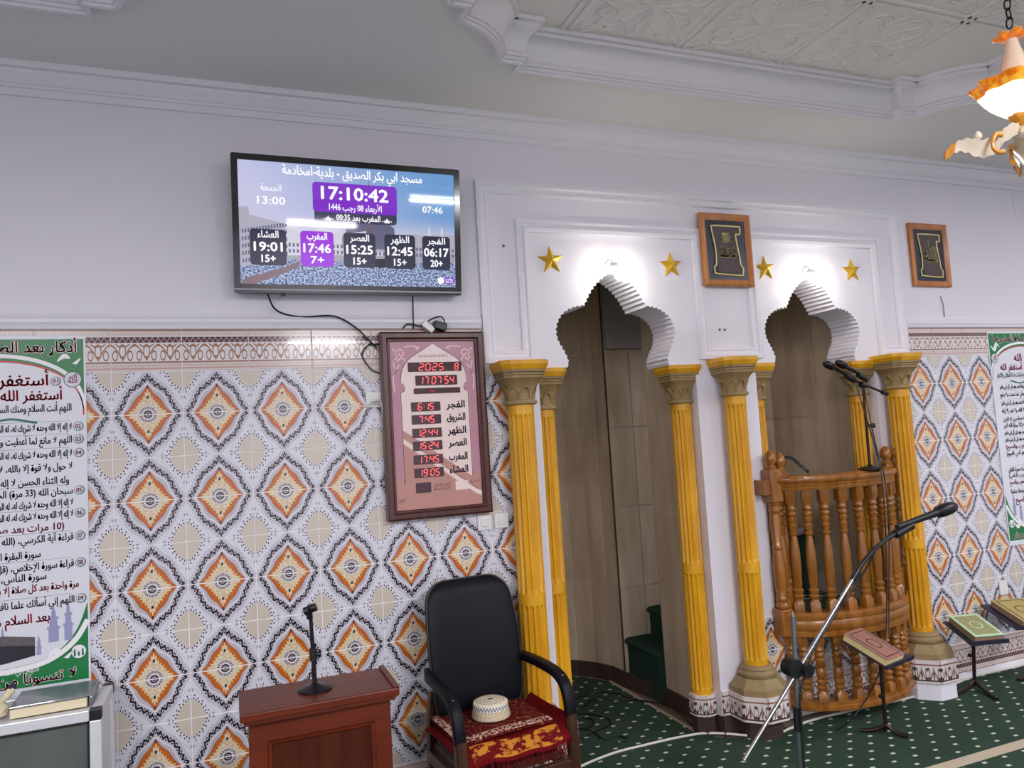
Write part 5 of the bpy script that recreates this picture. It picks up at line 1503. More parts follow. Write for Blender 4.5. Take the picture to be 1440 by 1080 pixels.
dm_ = thing('desk_microphone_stand', 'short black microphone stand with round base and no microphone on the lectern', 'microphone stand', (0.595, -0.915, LZ))
mx_, my_ = 0.615, -0.915
obj('base', MB().lathe([(0.062, 0), (0.062, 0.006), (0.05, 0.012), (0.02, 0.018), (0.012, 0.024)], (mx_, my_, LZ + 0.0005), 28), 'black_metal', dm_, smooth=40)
obj('pole', MB().tube([(mx_, my_, LZ + 0.02), (mx_ - 0.006, my_, LZ + 0.265)], [0.009, 0.007], 10), 'black_metal', dm_, smooth=40)
obj('collar', MB().tube([(mx_ - 0.002, my_, LZ + 0.105), (mx_ - 0.003, my_, LZ + 0.15)], 0.013, 12), 'black_plastic', dm_, smooth=40)
obj('knob', MB().tube([(mx_ + 0.008, my_ - 0.004, LZ + 0.128), (mx_ + 0.026, my_ - 0.008, LZ + 0.128)], [0.009, 0.011], 10), 'black_plastic', dm_, smooth=40)
obj('clip', MB().tube([(mx_ - 0.008, my_, LZ + 0.26), (mx_ - 0.012, my_ - 0.004, LZ + 0.283), (mx_ - 0.002, my_ - 0.01, LZ + 0.302)], [0.011, 0.013, 0.018], 10).tube([(mx_ - 0.028, my_, LZ + 0.287), (mx_ + 0.014, my_ - 0.012, LZ + 0.302)], 0.015, 10), 'black_plastic', dm_, smooth=40)

# ------------------------------------------------------------------ armchair, rug and cap
CH = thing('armchair', 'black leather armchair with dark wooden arms below the clock', 'chair', (1.475, -0.39, 0), None, 0.11)
def back_w(t):
    w = 0.222 + 0.022 * sin(PI * min(1, t * 1.05))
    r = 0.10; H = 0.625; d = t * H - (H - r)
    if d > 0: w = w - r + math.sqrt(max(0.0, r * r - d * d))
    d = 0.05 - t * H
    if d > 0: w = w - 0.05 + math.sqrt(max(0.0, 0.0025 - d * d))
    return w
BT = [0, 0.02, 0.05, 0.1, 0.2, 0.35, 0.5, 0.65, 0.78, 0.84, 0.88, 0.92, 0.95, 0.975, 0.99, 1.0]
def back_y(t, x): return 0.17 + 0.10 * t - 0.02 * sin(PI * t) - 0.025 * (x / 0.25) ** 2
def back_panel():
    sec = []
    for t in BT:
        w = back_w(t); th = 0.036 * (0.45 + 0.55 * min(1.0, t / 0.06, (1.0001 - t) / 0.06)); ring = []
        for i in range(32):
            a = 2 * PI * i / 32; c, s2 = cos(a), sin(a)
            x = w * math.copysign(abs(c) ** 0.5, c); d = th * math.copysign(abs(s2) ** 0.6, s2)
            ring.append((x, back_y(t, x) + d, 0.50 + 0.625 * t))
        sec.append(ring)
    return MB().rings(sec)
local('backrest', back_panel(), 'leather', CH, smooth=50)
pip = [(-back_w(t), back_y(t, back_w(t)) - 0.012, 0.50 + 0.625 * t) for t in BT] + [(back_w(t), back_y(t, back_w(t)) - 0.012, 0.50 + 0.625 * t) for t in reversed(BT)]
local('piping', MB().tube(pip, 0.006, 6), 'leather_piping', CH, smooth=60)
def soft_box(x0, x1, y0, y1, z0, z1, p=5.0, n=28, bul=0.01):
    rs = []
    cx, cy = (x0 + x1) / 2, (y0 + y1) / 2; a, b2 = (x1 - x0) / 2, (y1 - y0) / 2
    for k, (sc, z) in enumerate(((0.9, z0), (0.99, z0 + 0.01), (1.0, (z0 + z1) / 2), (0.985, z1 - 0.012), (0.92, z1 - 0.002), (0.5, z1 + bul), (0.05, z1 + bul * 1.2))):
        ring = []
        for i in range(n):
            t = 2 * PI * i / n; c, s2 = cos(t), sin(t)
            r = 1 / (abs(c) ** p + abs(s2) ** p) ** (1 / p)
            ring.append((cx + a * sc * r * c, cy + b2 * sc * r * s2, z))
        rs.append(ring)
    return MB().rings(rs)
local('seat_pad', soft_box(-0.245, 0.245, -0.25, 0.21, 0.385, 0.452), 'leather', CH, smooth=50)
local('seat_frame', MB().box(-0.235, 0.235, -0.24, 0.20, 0.355, 0.388), 'chair_wood', CH)
for sx in (1, -1):
    # front leg rises into the armrest, bent wood
    pts = [(sx * 0.275, -0.265, 0.0), (sx * 0.275, -0.262, 0.2), (sx * 0.276, -0.258, 0.42), (sx * 0.277, -0.25, 0.54)]
    def strap(pts, w, t):
        P = [Vector(p) for p in pts]; rs = []
        for i, p in enumerate(P):
            d = (P[min(i + 1, len(P) - 1)] - P[max(0, i - 1)]).normalized()
            side = Vector((1, 0, 0)); nn = d.cross(side).normalized()
            c = []
            for a, b2 in ((-1, -0.7), (-0.8, -1), (0.8, -1), (1, -0.7), (1, 0.7), (0.8, 1), (-0.8, 1), (-1, 0.7)):
                c.append(p + side * (w / 2 * a) + nn * (t / 2 * b2))
            rs.append(c)
        return MB().rings(rs)
    local('leg', strap(crom(pts, 4), 0.05, 0.042), 'chair_wood', CH, smooth=50)
    arm = crom([(sx * 0.277, -0.25, 0.53), (sx * 0.278, -0.243, 0.60), (sx * 0.278, -0.21, 0.665), (sx * 0.276, -0.14, 0.70), (sx * 0.272, 0.0, 0.712), (sx * 0.262, 0.12, 0.715), (sx * 0.235, 0.20, 0.72)], 6)
    local('armrest', strap(arm, 0.052, 0.036), 'leather', CH, smooth=50)
    stud = MB()
    for q in (arm[14], arm[9]): stud.lathe([(0.007, 0), (0.007, 0.003), (0.003, 0.006)], (q[0], q[1] - 0.004, q[2] + 0.0165), 10)
    local('stud', stud, 'chrome', CH)
    local('leg', strap(crom([(sx * 0.235, 0.235, 0.0), (sx * 0.235, 0.215, 0.3), (sx * 0.232, 0.205, 0.5), (sx * 0.215, 0.215, 0.62)], 4), 0.042, 0.042), 'chair_wood', CH, smooth=50)
    local('side_stretcher', MB().box(sx * 0.245 - 0.018, sx * 0.245 + 0.018, -0.255, 0.22, 0.30, 0.355), 'chair_wood', CH, bevel=0.004)
local('front_stretcher', MB().box(-0.255, 0.255, -0.275, -0.245, 0.285, 0.35), 'chair_wood', CH, bevel=0.004)
# folded prayer rug on the seat, in the chair's coordinates
RM = Matrix.Translation(CH.location) @ Matrix.Rotation(0.11, 4, 'Z')
rug = thing('folded_prayer_rug', 'folded dark red prayer rug with fringe on the black armchair', 'rug', (1.475, -0.39, 0.465), None, 0.11)
def cloth(name, xs, ys, zf, mat, th=0.006, off=0.0):
    top = [[Vector((x, y, zf(x, y) - 0.465 + off)) for x in xs] for y in ys]
    mb = MB(); nx, ny = len(xs), len(ys)
    vs = [p for r in top for p in r] + [p - Vector((0, 0, th)) for r in top for p in r]
    fs = []
    N = nx * ny
    for j in range(ny - 1):
        for i in range(nx - 1):
            a = j * nx + i; fs.append((a, a + 1, a + nx + 1, a + nx)); fs.append((N + a, N + a + nx, N + a + nx + 1, N + a + 1))
    for i in range(nx - 1):
        fs.append((i, N + i, N + i + 1, i + 1)); a = (ny - 1) * nx + i; fs.append((a, a + 1, N + a + 1, N + a))
    for j in range(ny - 1):
        a = j * nx; fs.append((a, a + nx, N + a + nx, N + a)); a = j * nx + nx - 1; fs.append((a, N + a, N + a + nx, a + nx))
    return local(name, mb.add(vs, fs), mat, rug, smooth=60)
lsp = lambda a, b, n: [a + (b - a) * i / n for i in range(n + 1)]
def zlow(x, y):
    z = 0.486 + 0.005 * sin(x * 17 + y * 9)
    if y < -0.215: z -= (-0.215 - y) * 0.9 - 0.006 * sin(x * 30)
    if abs(x) > 0.235: z += (abs(x) - 0.235) * (0.9 if x > 0 else -0.2)
    return z
def zup(x, y):
    return 0.510 + 0.004 * sin(x * 11 + 1) + (0.025 * (y + 0.2) if y > -0.2 else (y + 0.2) * 0.35)
cloth('rug_underlayer', lsp(-0.285, 0.285, 22), lsp(-0.275, 0.15, 16), zlow, 'rug_plain', 0.01)
cloth('rug_top_fold', lsp(-0.25, 0.215, 18), lsp(-0.185, 0.165, 14), zup, 'rug_red', 0.014)
cloth('rug_border', lsp(-0.25, 0.215, 18), lsp(-0.187, -0.14, 3), zup, 'rug_cream', 0.003, 0.0025)
cloth('rug_border', lsp(-0.252, -0.215, 2), lsp(-0.14, 0.16, 10), zup, 'rug_cream', 0.003, 0.0025)
cloth('rug_gold_band', lsp(-0.22, 0.22, 20), lsp(-0.268, -0.205, 4), zlow, 'rug_gold', 0.003, 0.003)
fringe = MB()
for k in range(46):
    x = -0.26 + 0.52 * k / 45; y = -0.275; z = zlow(x, y) - 0.465
    fringe.tube([(x, y + 0.002, z), (x + random.uniform(-0.008, 0.008), y - 0.004, z - 0.03), (x + random.uniform(-0.012, 0.012), y - 0.002, z - random.uniform(0.045, 0.07))], 0.0025, 4)
fo = local('fringe', fringe, 'rug_plain', rug); fo['kind'] = 'stuff'
# skull cap
cp = Vector((1.475, -0.39, 0)) + Matrix.Rotation(0.11, 3, 'Z') @ Vector((-0.01, 0.0, 0.0)); cz = 0.523
cap = thing('skullcap', 'round cream embroidered skullcap lying on the red rug', 'hat', (cp.x, cp.y, cz))
def band(r0, r1, z0, z1, mat, name):
    o = obj(name, MB().lathe([(r0, z0), ((r0 + r1) / 2 + 0.001, (z0 + z1) / 2), (r1, z1)], (cp.x, cp.y, cz), 40, cap=False), mat, cap, smooth=60)
    uv_faces(o.data, lambda co, n: ((math.atan2(co.y, co.x) / (2 * PI)) % 1.0, (co.z - z0) / (z1 - z0)))
band(0.092, 0.084, 0.0, 0.038, 'cap_pattern', 'lower_band'); band(0.084, 0.082, 0.038, 0.06, 'cap_stripe', 'stripe_band')
obj('crown', MB().lathe([(0.0825, 0.058), (0.082, 0.064), (0.074, 0.069), (0.055, 0.072), (0.03, 0.0735), (0.002, 0.074)], (cp.x, cp.y, cz), 40), 'cap_cream', cap, smooth=50)
for r in (0.066, 0.05, 0.034): obj('stitch_ring', MB().tube([(cp.x + r * cos(2 * PI * k / 32), cp.y + r * sin(2 * PI * k / 32), cz + 0.0735 - (r - 0.03) * 0.06) for k in range(33)], 0.0012, 4), 'pages_grey', cap)
emb = MB()
for k in range(6):
    a = 2 * PI * k / 6
    emb.add([(cp.x + 0.004 * cos(a + 1.57), cp.y + 0.004 * sin(a + 1.57), cz + 0.0748), (cp.x + 0.026 * cos(a), cp.y + 0.018 * sin(a), cz + 0.0748), (cp.x + 0.004 * cos(a - 1.57), cp.y + 0.004 * sin(a - 1.57), cz + 0.0748)], [(0, 1, 2)])
obj('green_emblem', emb, 'cap_green', cap, kind='stuff')

# ------------------------------------------------------------------ reading stands with books
def frame_of(p_fl, p_fr, p_bl):
    o = Vector(p_fl); u = (Vector(p_fr) - o); v = (Vector(p_bl) - o)
    U = u.normalized(); N = U.cross(v).normalized(); V = N.cross(U)
    M = Matrix((U, V, N)).transposed().to_4x4(); M.translation = o
    return M, u.length, v.dot(V)
def reading_stand(foot, c_top, fl, fr_, bl, lbl_s, lbl_b, mats, board=(0.03, 0.09, 0.0, 0.0), legs=((-0.2, -0.06), (-0.02, -0.2), (0.07, 0.05))):
    M, w, l = frame_of(fl, fr_, bl)
    root = thing('reading_stand', lbl_s, 'book stand', (foot[0], foot[1], 0), 'low reading stands before the pulpit')
    obj('pole', MB().tube([(foot[0], foot[1], 0.03), c_top], 0.011, 10), 'stand_metal', root, smooth=40)
    obj('clamp_knob', MB().tube([(foot[0] - 0.012, foot[1] - 0.005, 0.22), (foot[0] - 0.035, foot[1] - 0.014, 0.22)], [0.008, 0.013], 10), 'black_plastic', root, smooth=40)
    for dx, dy in legs:
        obj('foot', MB().tube(crom([(foot[0], foot[1], 0.055), (foot[0] + dx * 0.3, foot[1] + dy * 0.3, 0.028), (foot[0] + dx * 0.7, foot[1] + dy * 0.7, 0.0135), (foot[0] + dx, foot[1] + dy, 0.0125)], 4), 0.012, 10), 'stand_metal', root, smooth=40)
    bl_, br_, bf, bb_ = board
    b = MB().box(-bl_, w / 2, -bf, l + bb_, -0.014, -0.004, M @ Matrix.Rotation(0.0, 4, 'Y'))
    b.box(w / 2, w + br_, -bf, l + bb_, -0.014, -0.004, M)
    obj('board', b, 'stand_board', root, bevel=0.002)
    obj('lip', MB().box(-bl_, w + br_, -bf - 0.01, -bf, -0.014, 0.012, M), 'stand_board', root)
    book = thing('book', lbl_b, 'book', tuple(M.translation), 'books on the reading stands')
    th = 0.042
    obj('page_block', MB().box(0.004, w - 0.004, 0.004, l - 0.004, 0.001, th - 0.004, M), mats[0], book)
    obj('back_cover', MB().box(0, w, 0, l, -0.0035, 0.001, M), mats[1], book)
    obj('front_cover', MB().box(0, w, 0, l, th - 0.004, th, M), mats[2], book, bevel=0.001)
    fn = lambda u, v, d: tuple(M @ Vector((u, v, th + 0.0004 + d)))
    m = 0.02
    obj('cover_border', MB().poly([(m, m), (w - m, m), (w - m, l - m), (m, l - m)], [[(m + 0.008, m + 0.008), (w - m - 0.008, m + 0.008), (w - m - 0.008, l - m - 0.008), (m + 0.008, l - m - 0.008)]], fn, 0.0006), mats[3], book)
    obj('cover_field', MB().poly([(m + 0.008, m + 0.008), (w - m - 0.008, m + 0.008), (w - m - 0.008, l - m - 0.008), (m + 0.008, l - m - 0.008)], [], fn, 0.0004), mats[4], book)
    obj('cover_medallion', MB().poly(disc(w / 2, l / 2, w * 0.2, 24, l * 0.17), [disc(w / 2, l / 2, w * 0.16, 24, l * 0.14)], fn, 0.001), mats[5], book)
reading_stand((3.825, -0.45), (3.815, -0.46, 0.47), (3.695, -0.615, 0.44), (3.87, -0.575, 0.44), (3.82, -0.325, 0.54),
              'black tripod reading stand holding the thick pink book before the balustrade', 'thick pinkish book with cream page edges on the reading stand before the balustrade',
              ('pages', 'book_brown', 'book_pink', 'book_brown', 'book_pink', 'book_brown'), (0.0, 0.10, 0.0, 0.0), ((-0.10, 0.09), (0.05, -0.10), (0.07, 0.06)))
reading_stand((4.885, -0.19), (4.86, -0.24, 0.40), (4.66, -0.40, 0.375), (4.85, -0.455, 0.375), (4.76, -0.18, 0.45),
              'black tripod reading stand holding the green book beside the right column', 'green book with mint border and oval medallion on a reading stand',
              ('pages_grey', 'book_green', 'book_mint', 'book_pattern', 'book_pattern', 'book_mint'), (0.03, 0.025, 0.0, 0.01), ((-0.2, -0.03), (-0.09, -0.22), (0.07, 0.05)))
reading_stand((5.45, -0.26), (5.40, -0.26, 0.41), (5.16, -0.36, 0.39), (5.38, -0.43, 0.39), (5.32, -0.10, 0.465),
              'black tripod reading stand cut by the right edge of the photo', 'gold-patterned book on the reading stand cut by the right edge',
              ('pages_grey', 'book_brown', 'book_gold', 'book_brown', 'book_gold', 'book_brown'), (0.05, 0.03, 0.0, 0.03), ((-0.22, 0.02), (-0.05, -0.22), (0.08, 0.05)))

# ------------------------------------------------------------------ microphones
def microphone(mb_body, mb_head, p, d, L=0.17, r=0.012):
    p = Vector(p); d = Vector(d).normalized()
    mb_body.tube([p, p + d * L * 0.62, p + d * L * 0.68], [r * 0.85, r * 1.15, r * 1.5], 12)
    mb_head.tube([p + d * L * k for k in (0.66, 0.70, 0.80, 0.90, 0.97, 1.0)], [r * 1.5, r * 1.95, r * 2.1, r * 2.0, r * 1.4, r * 0.5], 14)
fs_ = thing('floor_microphone_stand', 'grey floor microphone stand with a long chrome boom in front of the pulpit', 'microphone stand', (2.645, -1.1, 0))
BX, BY = 2.645, -1.1
obj('pole', MB().tube([(BX, BY, 0.05), (BX + 0.008, BY, 0.50)], 0.0135, 12), 'grey_metal', fs_, smooth=40)
obj('inner_pole', MB().tube([(BX + 0.008, BY, 0.48), (BX + 0.03, BY, 0.95)], 0.0105, 12), 'grey_metal', fs_, smooth=40)
obj('height_collar', MB().tube([(BX + 0.006, BY, 0.46), (BX + 0.01, BY, 0.56)], 0.019, 14), 'black_plastic', fs_, smooth=40)
obj('pole_tip', MB().tube([(BX + 0.03, BY, 0.95), (BX + 0.031, BY, 0.972)], [0.006, 0.005], 10), 'chrome', fs_, smooth=40)
for k in range(3):
    a = 0.6 + 2 * PI * k / 3
    obj('leg', MB().tube([(BX, BY, 0.06), (BX + 0.3 * cos(a), BY + 0.3 * sin(a), 0.012)], 0.010, 10), 'grey_metal', fs_, smooth=40)
boom = [Vector((2.335, -1.12, 0.405)), Vector((3.02, -1.125, 1.085))]
obj('boom', MB().tube(boom, 0.0085, 12), 'chrome', fs_, smooth=40)
goose = crom([tuple(boom[1]), (3.09, -1.125, 1.15), (3.20, -1.12, 1.215), (3.33, -1.115, 1.262)], 6)
obj('boom_sleeve', MB().tube([boom[1] - (boom[1] - boom[0]).normalized() * 0.012, boom[1] + Vector((0.03, 0, 0.03))], 0.014, 12), 'black_plastic', fs_, smooth=40)
obj('gooseneck', MB().tube(goose, 0.0105, 10), 'black_plastic', fs_, smooth=50)
cl_ = Vector((BX + 0.026, -1.105, 0.735))
obj('boom_clamp', MB().tube([cl_ + Vector((-0.03, 0.03, 0)), cl_ + Vector((-0.03, -0.03, 0))], [0.04, 0.04], 18).tube([cl_ + Vector((0.015, 0.02, -0.008)), cl_ + Vector((0.02, -0.05, -0.012))], [0.024, 0.03], 14), 'black_plastic', fs_, smooth=40)
hm = thing('handheld_microphone', 'black handheld microphone clipped to the end of the chrome boom', 'microphone', (3.40, -1.115, 1.27))
a_, b_ = MB(), MB()
microphone(a_, b_, (3.32, -1.12, 1.285), (1, 0.02, 0.16), 0.42, 0.0155)
obj('handle', a_, 'black_plastic', hm, smooth=40); obj('grille_head', b_, 'black_metal', hm, smooth=50)
obj('clip', MB().tube([(3.31, -1.115, 1.25), (3.42, -1.115, 1.283)], 0.02, 12), 'black_plastic', hm, smooth=40)
cable('microphone_cable', [(3.33, -1.10, 1.272), (3.22, -1.09, 1.20), (3.12, -1.08, 1.08), (2.96, -1.08, 0.94), (2.80, -1.085, 0.80), (2.70, -1.12, 0.70), (2.652, -1.125, 0.6), (2.645, -1.125, 0.40), (2.63, -1.13, 0.1), (2.60, -1.15, 0.008), (2.45, -1.25, 0.008)], 0.0045, 'black_plastic', 'black cable running down the floor microphone stand from its microphone')
# stand with two microphones on the pulpit rail
PXm, PYm = 4.11, -0.24
ps = thing('pulpit_microphone_stand', 'black stand with round base on the pulpit rail holding two microphones', 'microphone stand', (PXm, PYm, 1.491))
obj('base', MB().lathe([(0.075, 0), (0.075, 0.008), (0.05, 0.016), (0.02, 0.022), (0.014, 0.03)], (PXm, PYm, 1.4915), 28), 'black_metal', ps, smooth=40)
obj('pole', MB().tube([(PXm, PYm, 1.515), (PXm + 0.005, PYm, 2.02)], [0.009, 0.008], 10), 'black_metal', ps, smooth=40)
obj('height_knob', MB().tube([(PXm + 0.01, PYm, 1.765), (PXm + 0.055, PYm - 0.01, 1.765)], [0.006, 0.016], 10), 'black_plastic', ps, smooth=40)
obj('boom_clamp', MB().tube([(PXm - 0.015, PYm, 2.03), (PXm + 0.025, PYm, 2.02)], 0.02, 12), 'black_plastic', ps, smooth=40)
obj('boom', MB().tube([(PXm + 0.19, PYm, 1.965), (PXm - 0.09, PYm, 2.065)], 0.0075, 10), 'black_metal', ps, smooth=40)
obj('boom_end', MB().tube([(PXm + 0.16, PYm, 1.975), (PXm + 0.205, PYm, 1.96)], 0.013, 10), 'black_plastic', ps, smooth=40)
for k, (dx, dy, dz, lb) in enumerate(((0.0, 0.0, 0.0, 'black microphone at the left on the pulpit stand, aimed left'), (0.07, -0.03, 0.002, 'second black microphone on the pulpit stand, just right of the first'))):
    m_ = thing('stage_microphone', lb, 'microphone', (PXm - 0.2 + dx, PYm + dy, 2.1), 'microphones on the pulpit stand')
    a_, b_ = MB(), MB()
    microphone(a_, b_, (PXm - 0.07 + dx, PYm + dy, 2.075 + dz), (-1, 0.05, 0.46), 0.24, 0.0115)
    obj('handle', a_, 'black_plastic', m_, smooth=40); obj('grille_head', b_, 'black_metal', m_, smooth=50)
    obj('clip', MB().tube([(PXm - 0.06 + dx, PYm + dy, 2.055), (PXm - 0.13 + dx, PYm + dy, 2.09)], 0.017, 12), 'black_plastic', m_, smooth=40)
cable('pulpit_cable', [(PXm - 0.06, PYm, 2.07), (PXm - 0.05, PYm - 0.02, 1.95), (PXm - 0.015, PYm - 0.04, 1.75), (PXm + 0.01, PYm - 0.06, 1.55), (PXm + 0.0, PYm - 0.085, 1.40), (PXm - 0.03, PYm - 0.10, 1.1), (PXm - 0.06, PYm - 0.10, 0.8), (PXm - 0.11, PYm - 0.10, 0.5), (PXm - 0.22, PYm - 0.11, 0.27), (PXm - 0.40, PYm - 0.1, 0.09), (PXm - 0.5, PYm - 0.05, 0.008)], 0.0045, 'black_plastic', 'longer black cable hanging from the pulpit microphones down to the carpet')
cable('pulpit_cable', [(PXm + 0.01, PYm, 2.05), (PXm + 0.0, PYm - 0.03, 1.85), (PXm + 0.02, PYm - 0.05, 1.6), (PXm + 0.02, PYm - 0.085, 1.45), (PXm + 0.0, PYm - 0.10, 1.15), (PXm - 0.03, PYm - 0.095, 0.85), (PXm - 0.07, PYm - 0.10, 0.6), (PXm - 0.10, PYm - 0.12, 0.5)], 0.004, 'black_plastic', 'shorter black cable hanging from the pulpit microphones in front of the balusters')
cable('newel_cable', [(3.58, -0.06, 1.60), (3.62, -0.10, 1.595), (3.66, -0.14, 1.54), (3.69, -0.17, 1.50)], 0.009, 'black_plastic', 'thick black cable draped over the left end of the pulpit handrail')
# ------------------------------------------------------------------ cables on the floor
cable('floor_cable', [(1.85, -0.12, 0.007), (2.07, 0.0, 0.007), (2.32, 0.07, 0.007), (2.51, 0.08, 0.007), (2.8, 0.075, 0.007), (2.98, 0.03, 0.007), (3.22, -0.16, 0.007), (3.42, -0.13, 0.007), (3.61, -0.10, 0.007), (3.88, -0.10, 0.007), (4.5, -0.12, 0.007), (4.74, -0.10, 0.007), (5.04, -0.045, 0.007), (5.31, -0.048, 0.007), (5.58, -0.05, 0.007), (6.4, -0.06, 0.007)], 0.0075, 'white_cable', 'long white cable winding over the green carpet past the column bases')
zf = 0.006
def fl(pts, label): cable('black_floor_cable', [(a, b2, zf) for a, b2 in pts], 0.0048, 'black_plastic', label)
fl([(2.3, 0.9), (2.42, 0.96), (2.52, 0.98), (2.6, 1.0), (2.69, 1.03), (2.76, 1.0), (2.82, 0.92), (2.86, 0.77), (2.93, 0.68), (2.98, 0.61), (3.0, 0.51), (2.99, 0.4), (2.97, 0.3), (2.95, 0.2), (2.97, 0.1)], 'black cable along the carpet edge inside the left arch')
fl([(2.93, 0.66), (2.86, 0.755), (2.73, 0.85), (2.65, 0.9), (2.57, 0.86), (2.48, 0.78), (2.42, 0.80)], 'black cable curving across the dotted carpet in the left niche')
fl([(2.32, 0.78), (2.42, 0.73), (2.49, 0.67), (2.54, 0.59), (2.55, 0.51), (2.5, 0.44), (2.41, 0.41), (2.34, 0.38), (2.25, 0.36)], 'black cable bowing outward right of the armchair')
fl([(2.28, 0.66), (2.38, 0.65), (2.43, 0.64), (2.46, 0.58), (2.43, 0.51), (2.37, 0.48), (2.31, 0.5), (2.36, 0.45), (2.38, 0.39), (2.37, 0.3), (2.39, 0.26), (2.45, 0.28), (2.49, 0.25), (2.5, 0.2), (2.45, 0.2)], 'tangled black cable with small loops near the armchair leg')

# ------------------------------------------------------------------ chandelier
hx, hy = CHX
ch = thing('chandelier', 'glass chandelier with orange ruffled bowl and ribbon leaves at the upper right', 'chandelier', (hx, hy, 2.5))
obj('ceiling_rose', MB().lathe([(0.07, ZT), (0.07, ZT - 0.02), (0.04, ZT - 0.04), (0.012, ZT - 0.05)], (hx, hy, 0), 24), 'glass_orange', ch, smooth=50)
lk = MB()
def linkring(z, ang):
    pts = [(hx + 0.011 * cos(t) * cos(ang), hy + 0.011 * cos(t) * sin(ang), z + 0.02 * sin(t)) for t in [2 * PI * k / 12 for k in range(13)]]
    return MB().tube(pts, 0.0028, 5)
me0 = mesh_of('chain_link', MB().tube([(0.011 * cos(t), 0, 0.02 * sin(t)) for t in [2 * PI * k / 12 for k in range(13)]], 0.0028, 5), 60); me0.materials.append(MATS['black_metal'])
z = ZT - 0.06; k = 0
while z > 3.11:
    link('chain_link', me0, None, ch, (0, 0, z - 2.5), (0, 0, (k % 2) * PI / 2)); z -= 0.033; k += 1
def petal(cx, cy, cz, R, n, mat, name, tilt=0.35, parent=ch):
    for q in range(n):
        a = 2 * PI * q / n; rs = []
        for i in range(6):
            t = i / 5; r = R * t; w = R * 0.42 * sin(PI * (0.12 + 0.8 * t)) 
            zz = cz + R * tilt * t * t
            d = Vector((cos(a), sin(a), 0)); s2 = Vector((-sin(a), cos(a), 0)); c0 = Vector((cx, cy, zz)) + d * r
            rs.append([tuple(c0 - s2 * w + Vector((0, 0, 0.006))), tuple(c0), tuple(c0 + s2 * w + Vector((0, 0, 0.006))), tuple(c0 + s2 * w + Vector((0, 0, 0.002))), tuple(c0 - Vector((0, 0, 0.004))), tuple(c0 - s2 * w + Vector((0, 0, 0.002)))])
        obj(name, MB().rings(rs), mat, parent, smooth=60)
petal(hx, hy, 3.065, 0.055, 6, 'glass_orange', 'petal', 0.25)
obj('neck', MB().lathe([(0.012, 3.08), (0.018, 3.06), (0.024, 3.03), (0.036, 2.985), (0.05, 2.93), (0.053, 2.915)], (hx, hy, 0), 28), 'glass_cream', ch, smooth=50)
ruf = lambda t, z: 1 + 0.06 * max(0, (z - 2.82) / 0.06) * sin(t * 9)
obj('bowl', MB().lathe([(0.022, 2.795), (0.045, 2.805), (0.072, 2.828), (0.095, 2.852), (0.110, 2.88), (0.105, 2.882), (0.09, 2.856), (0.068, 2.834), (0.035, 2.81)], (hx, hy, 0), 72, ruf), 'bowl_glass', ch, smooth=60)
obj('bowl_rim', MB().lathe([(0.108, 2.878), (0.120, 2.898), (0.130, 2.912), (0.133, 2.914), (0.126, 2.914), (0.116, 2.898), (0.104, 2.880)], (hx, hy, 0), 72, lambda t, z: 1 + (0.06 + 0.6 * max(0, z - 2.88)) * sin(t * 9)), 'rim_glass', ch, smooth=60)
obj('bottom_cup', MB().lathe([(0.003, 2.758), (0.014, 2.762), (0.022, 2.775), (0.030, 2.786), (0.033, 2.80), (0.025, 2.802), (0.017, 2.785)], (hx, hy, 0), 24, lambda t, z: 1 + 0.08 * sin(6 * t)), 'glass_orange', ch, smooth=50)
obj('bulb', MB().lathe([(0.01, 2.835), (0.026, 2.855), (0.03, 2.88), (0.018, 2.905), (0.002, 2.912)], (hx, hy, 0), 16), 'chandelier_bulb', ch, smooth=60)
petal(hx - 0.03, hy - 0.035, 2.925, 0.026, 5, 'rim_glass', 'small_petal', 0.5)
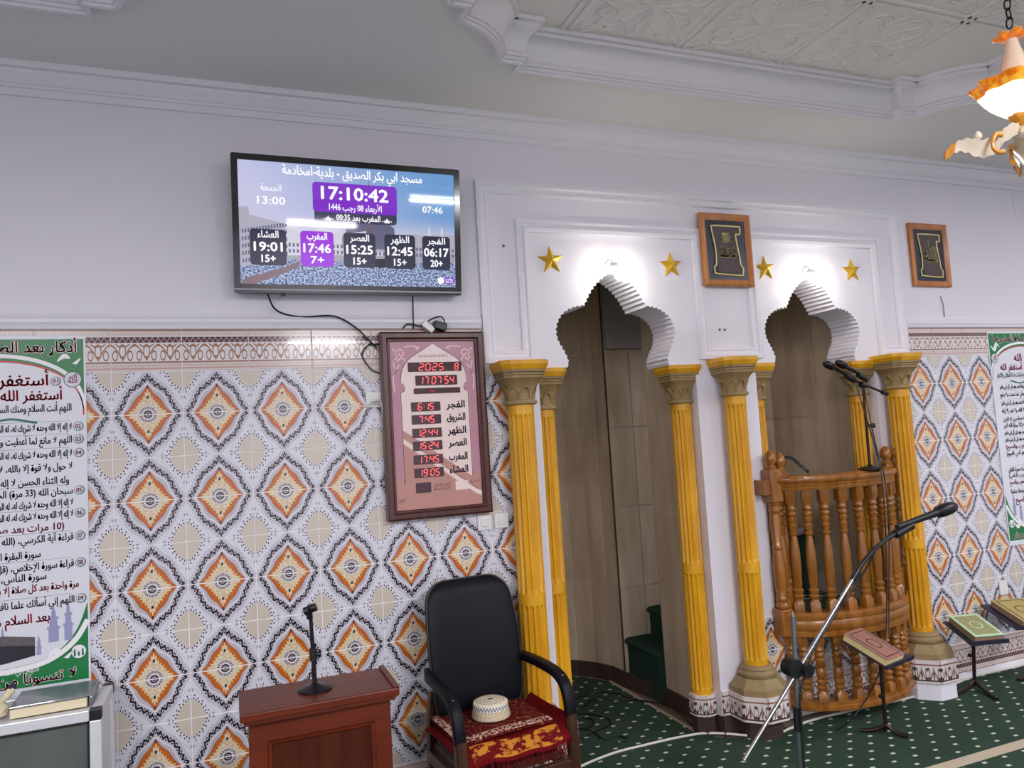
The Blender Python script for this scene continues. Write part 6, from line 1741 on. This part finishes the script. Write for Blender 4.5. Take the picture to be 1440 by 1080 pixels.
for q in range(3):
    a = 2.77 + 2 * PI * q / 3      # one arm reaches toward the left of the picture
    d = Vector((cos(a), sin(a), 0)); s2 = Vector((-sin(a), cos(a), 0))
    P = crom([(0.0, 2.755, 0), (0.05, 2.74, 0), (0.09, 2.705, 0), (0.14, 2.69, 0), (0.19, 2.705, 0), (0.23, 2.70, 0), (0.265, 2.675, 0)], 5)
    n = len(P) - 1
    def leafring(i, n):
        p = P[i]; t = i / n
        w = 0.016 + 0.012 * sin(PI * min(1, t * 1.3)) + 0.003 * sin(i * 1.9)
        c0 = Vector((hx, hy, 0)) + d * p.x + Vector((0, 0, p.y)); e = Vector((0, 0, 1)) * w + s2 * w * 0.5; f = s2 * 0.004
        return [tuple(c0 - e - f), tuple(c0 - f * 2 + d * 0.002), tuple(c0 + e - f), tuple(c0 + e + f), tuple(c0 + f * 0.4), tuple(c0 - e + f)]
    lf = obj('ribbon_leaf', MB().rings([leafring(i, n) for i in range(0, n - 4)]), 'glass_cream', ch, smooth=60)
    obj('leaf_tip', MB().rings([leafring(i, n) for i in range(n - 5, n + 1)]), 'glass_orange', lf, smooth=60)
    C = crom([(0.085, 2.725, 0), (0.105, 2.728, 0), (0.118, 2.71, 0), (0.12, 2.685, 0), (0.105, 2.668, 0), (0.085, 2.668, 0)], 5)
    obj('curl', MB().tube([Vector((hx, hy, 0)) + d * p.x + s2 * 0.026 + Vector((0, 0, p.y)) for p in C], [0.006 + 0.004 * abs(i - len(C) / 2) / len(C) * 2 for i in range(len(C))], 8), 'glass_orange', lf, smooth=60)
    pf_ = Vector((hx, hy, 0)) + d * 0.15
    obj('drop', MB().lathe([(0.003, 2.71), (0.013, 2.718), (0.014, 2.728), (0.008, 2.738), (0.003, 2.742)], (pf_.x, pf_.y, 0.01), 12), 'glass_cream', lf, smooth=60)

# ------------------------------------------------------------------ fluorescent fittings out of view, some of them added for light
for i, (c, l) in enumerate(TUBES):
    root = thing('fluorescent_lamp', ['ceiling tube lamp reflected high on the television', 'ceiling tube lamp far behind the camera', 'unseen ceiling tube lamp added at the left behind the camera', 'unseen ceiling tube lamp added at the right behind the camera', 'unseen ceiling tube lamp added at the right beyond the chandelier'][i], 'lamp', c, 'ceiling tube lamps')
    top = ZC - 0.001
    obj('housing', MB().box(c[0] - l / 2 - 0.03, c[0] + l / 2 + 0.03, c[1] - 0.03, c[1] + 0.03, c[2] + 0.016, top), 'white_plastic', root)
    obj('tube', MB().tube([(c[0] - l / 2, c[1], c[2]), (c[0] + l / 2, c[1], c[2])], 0.014, 12), 'tube_glow', root, smooth=50)
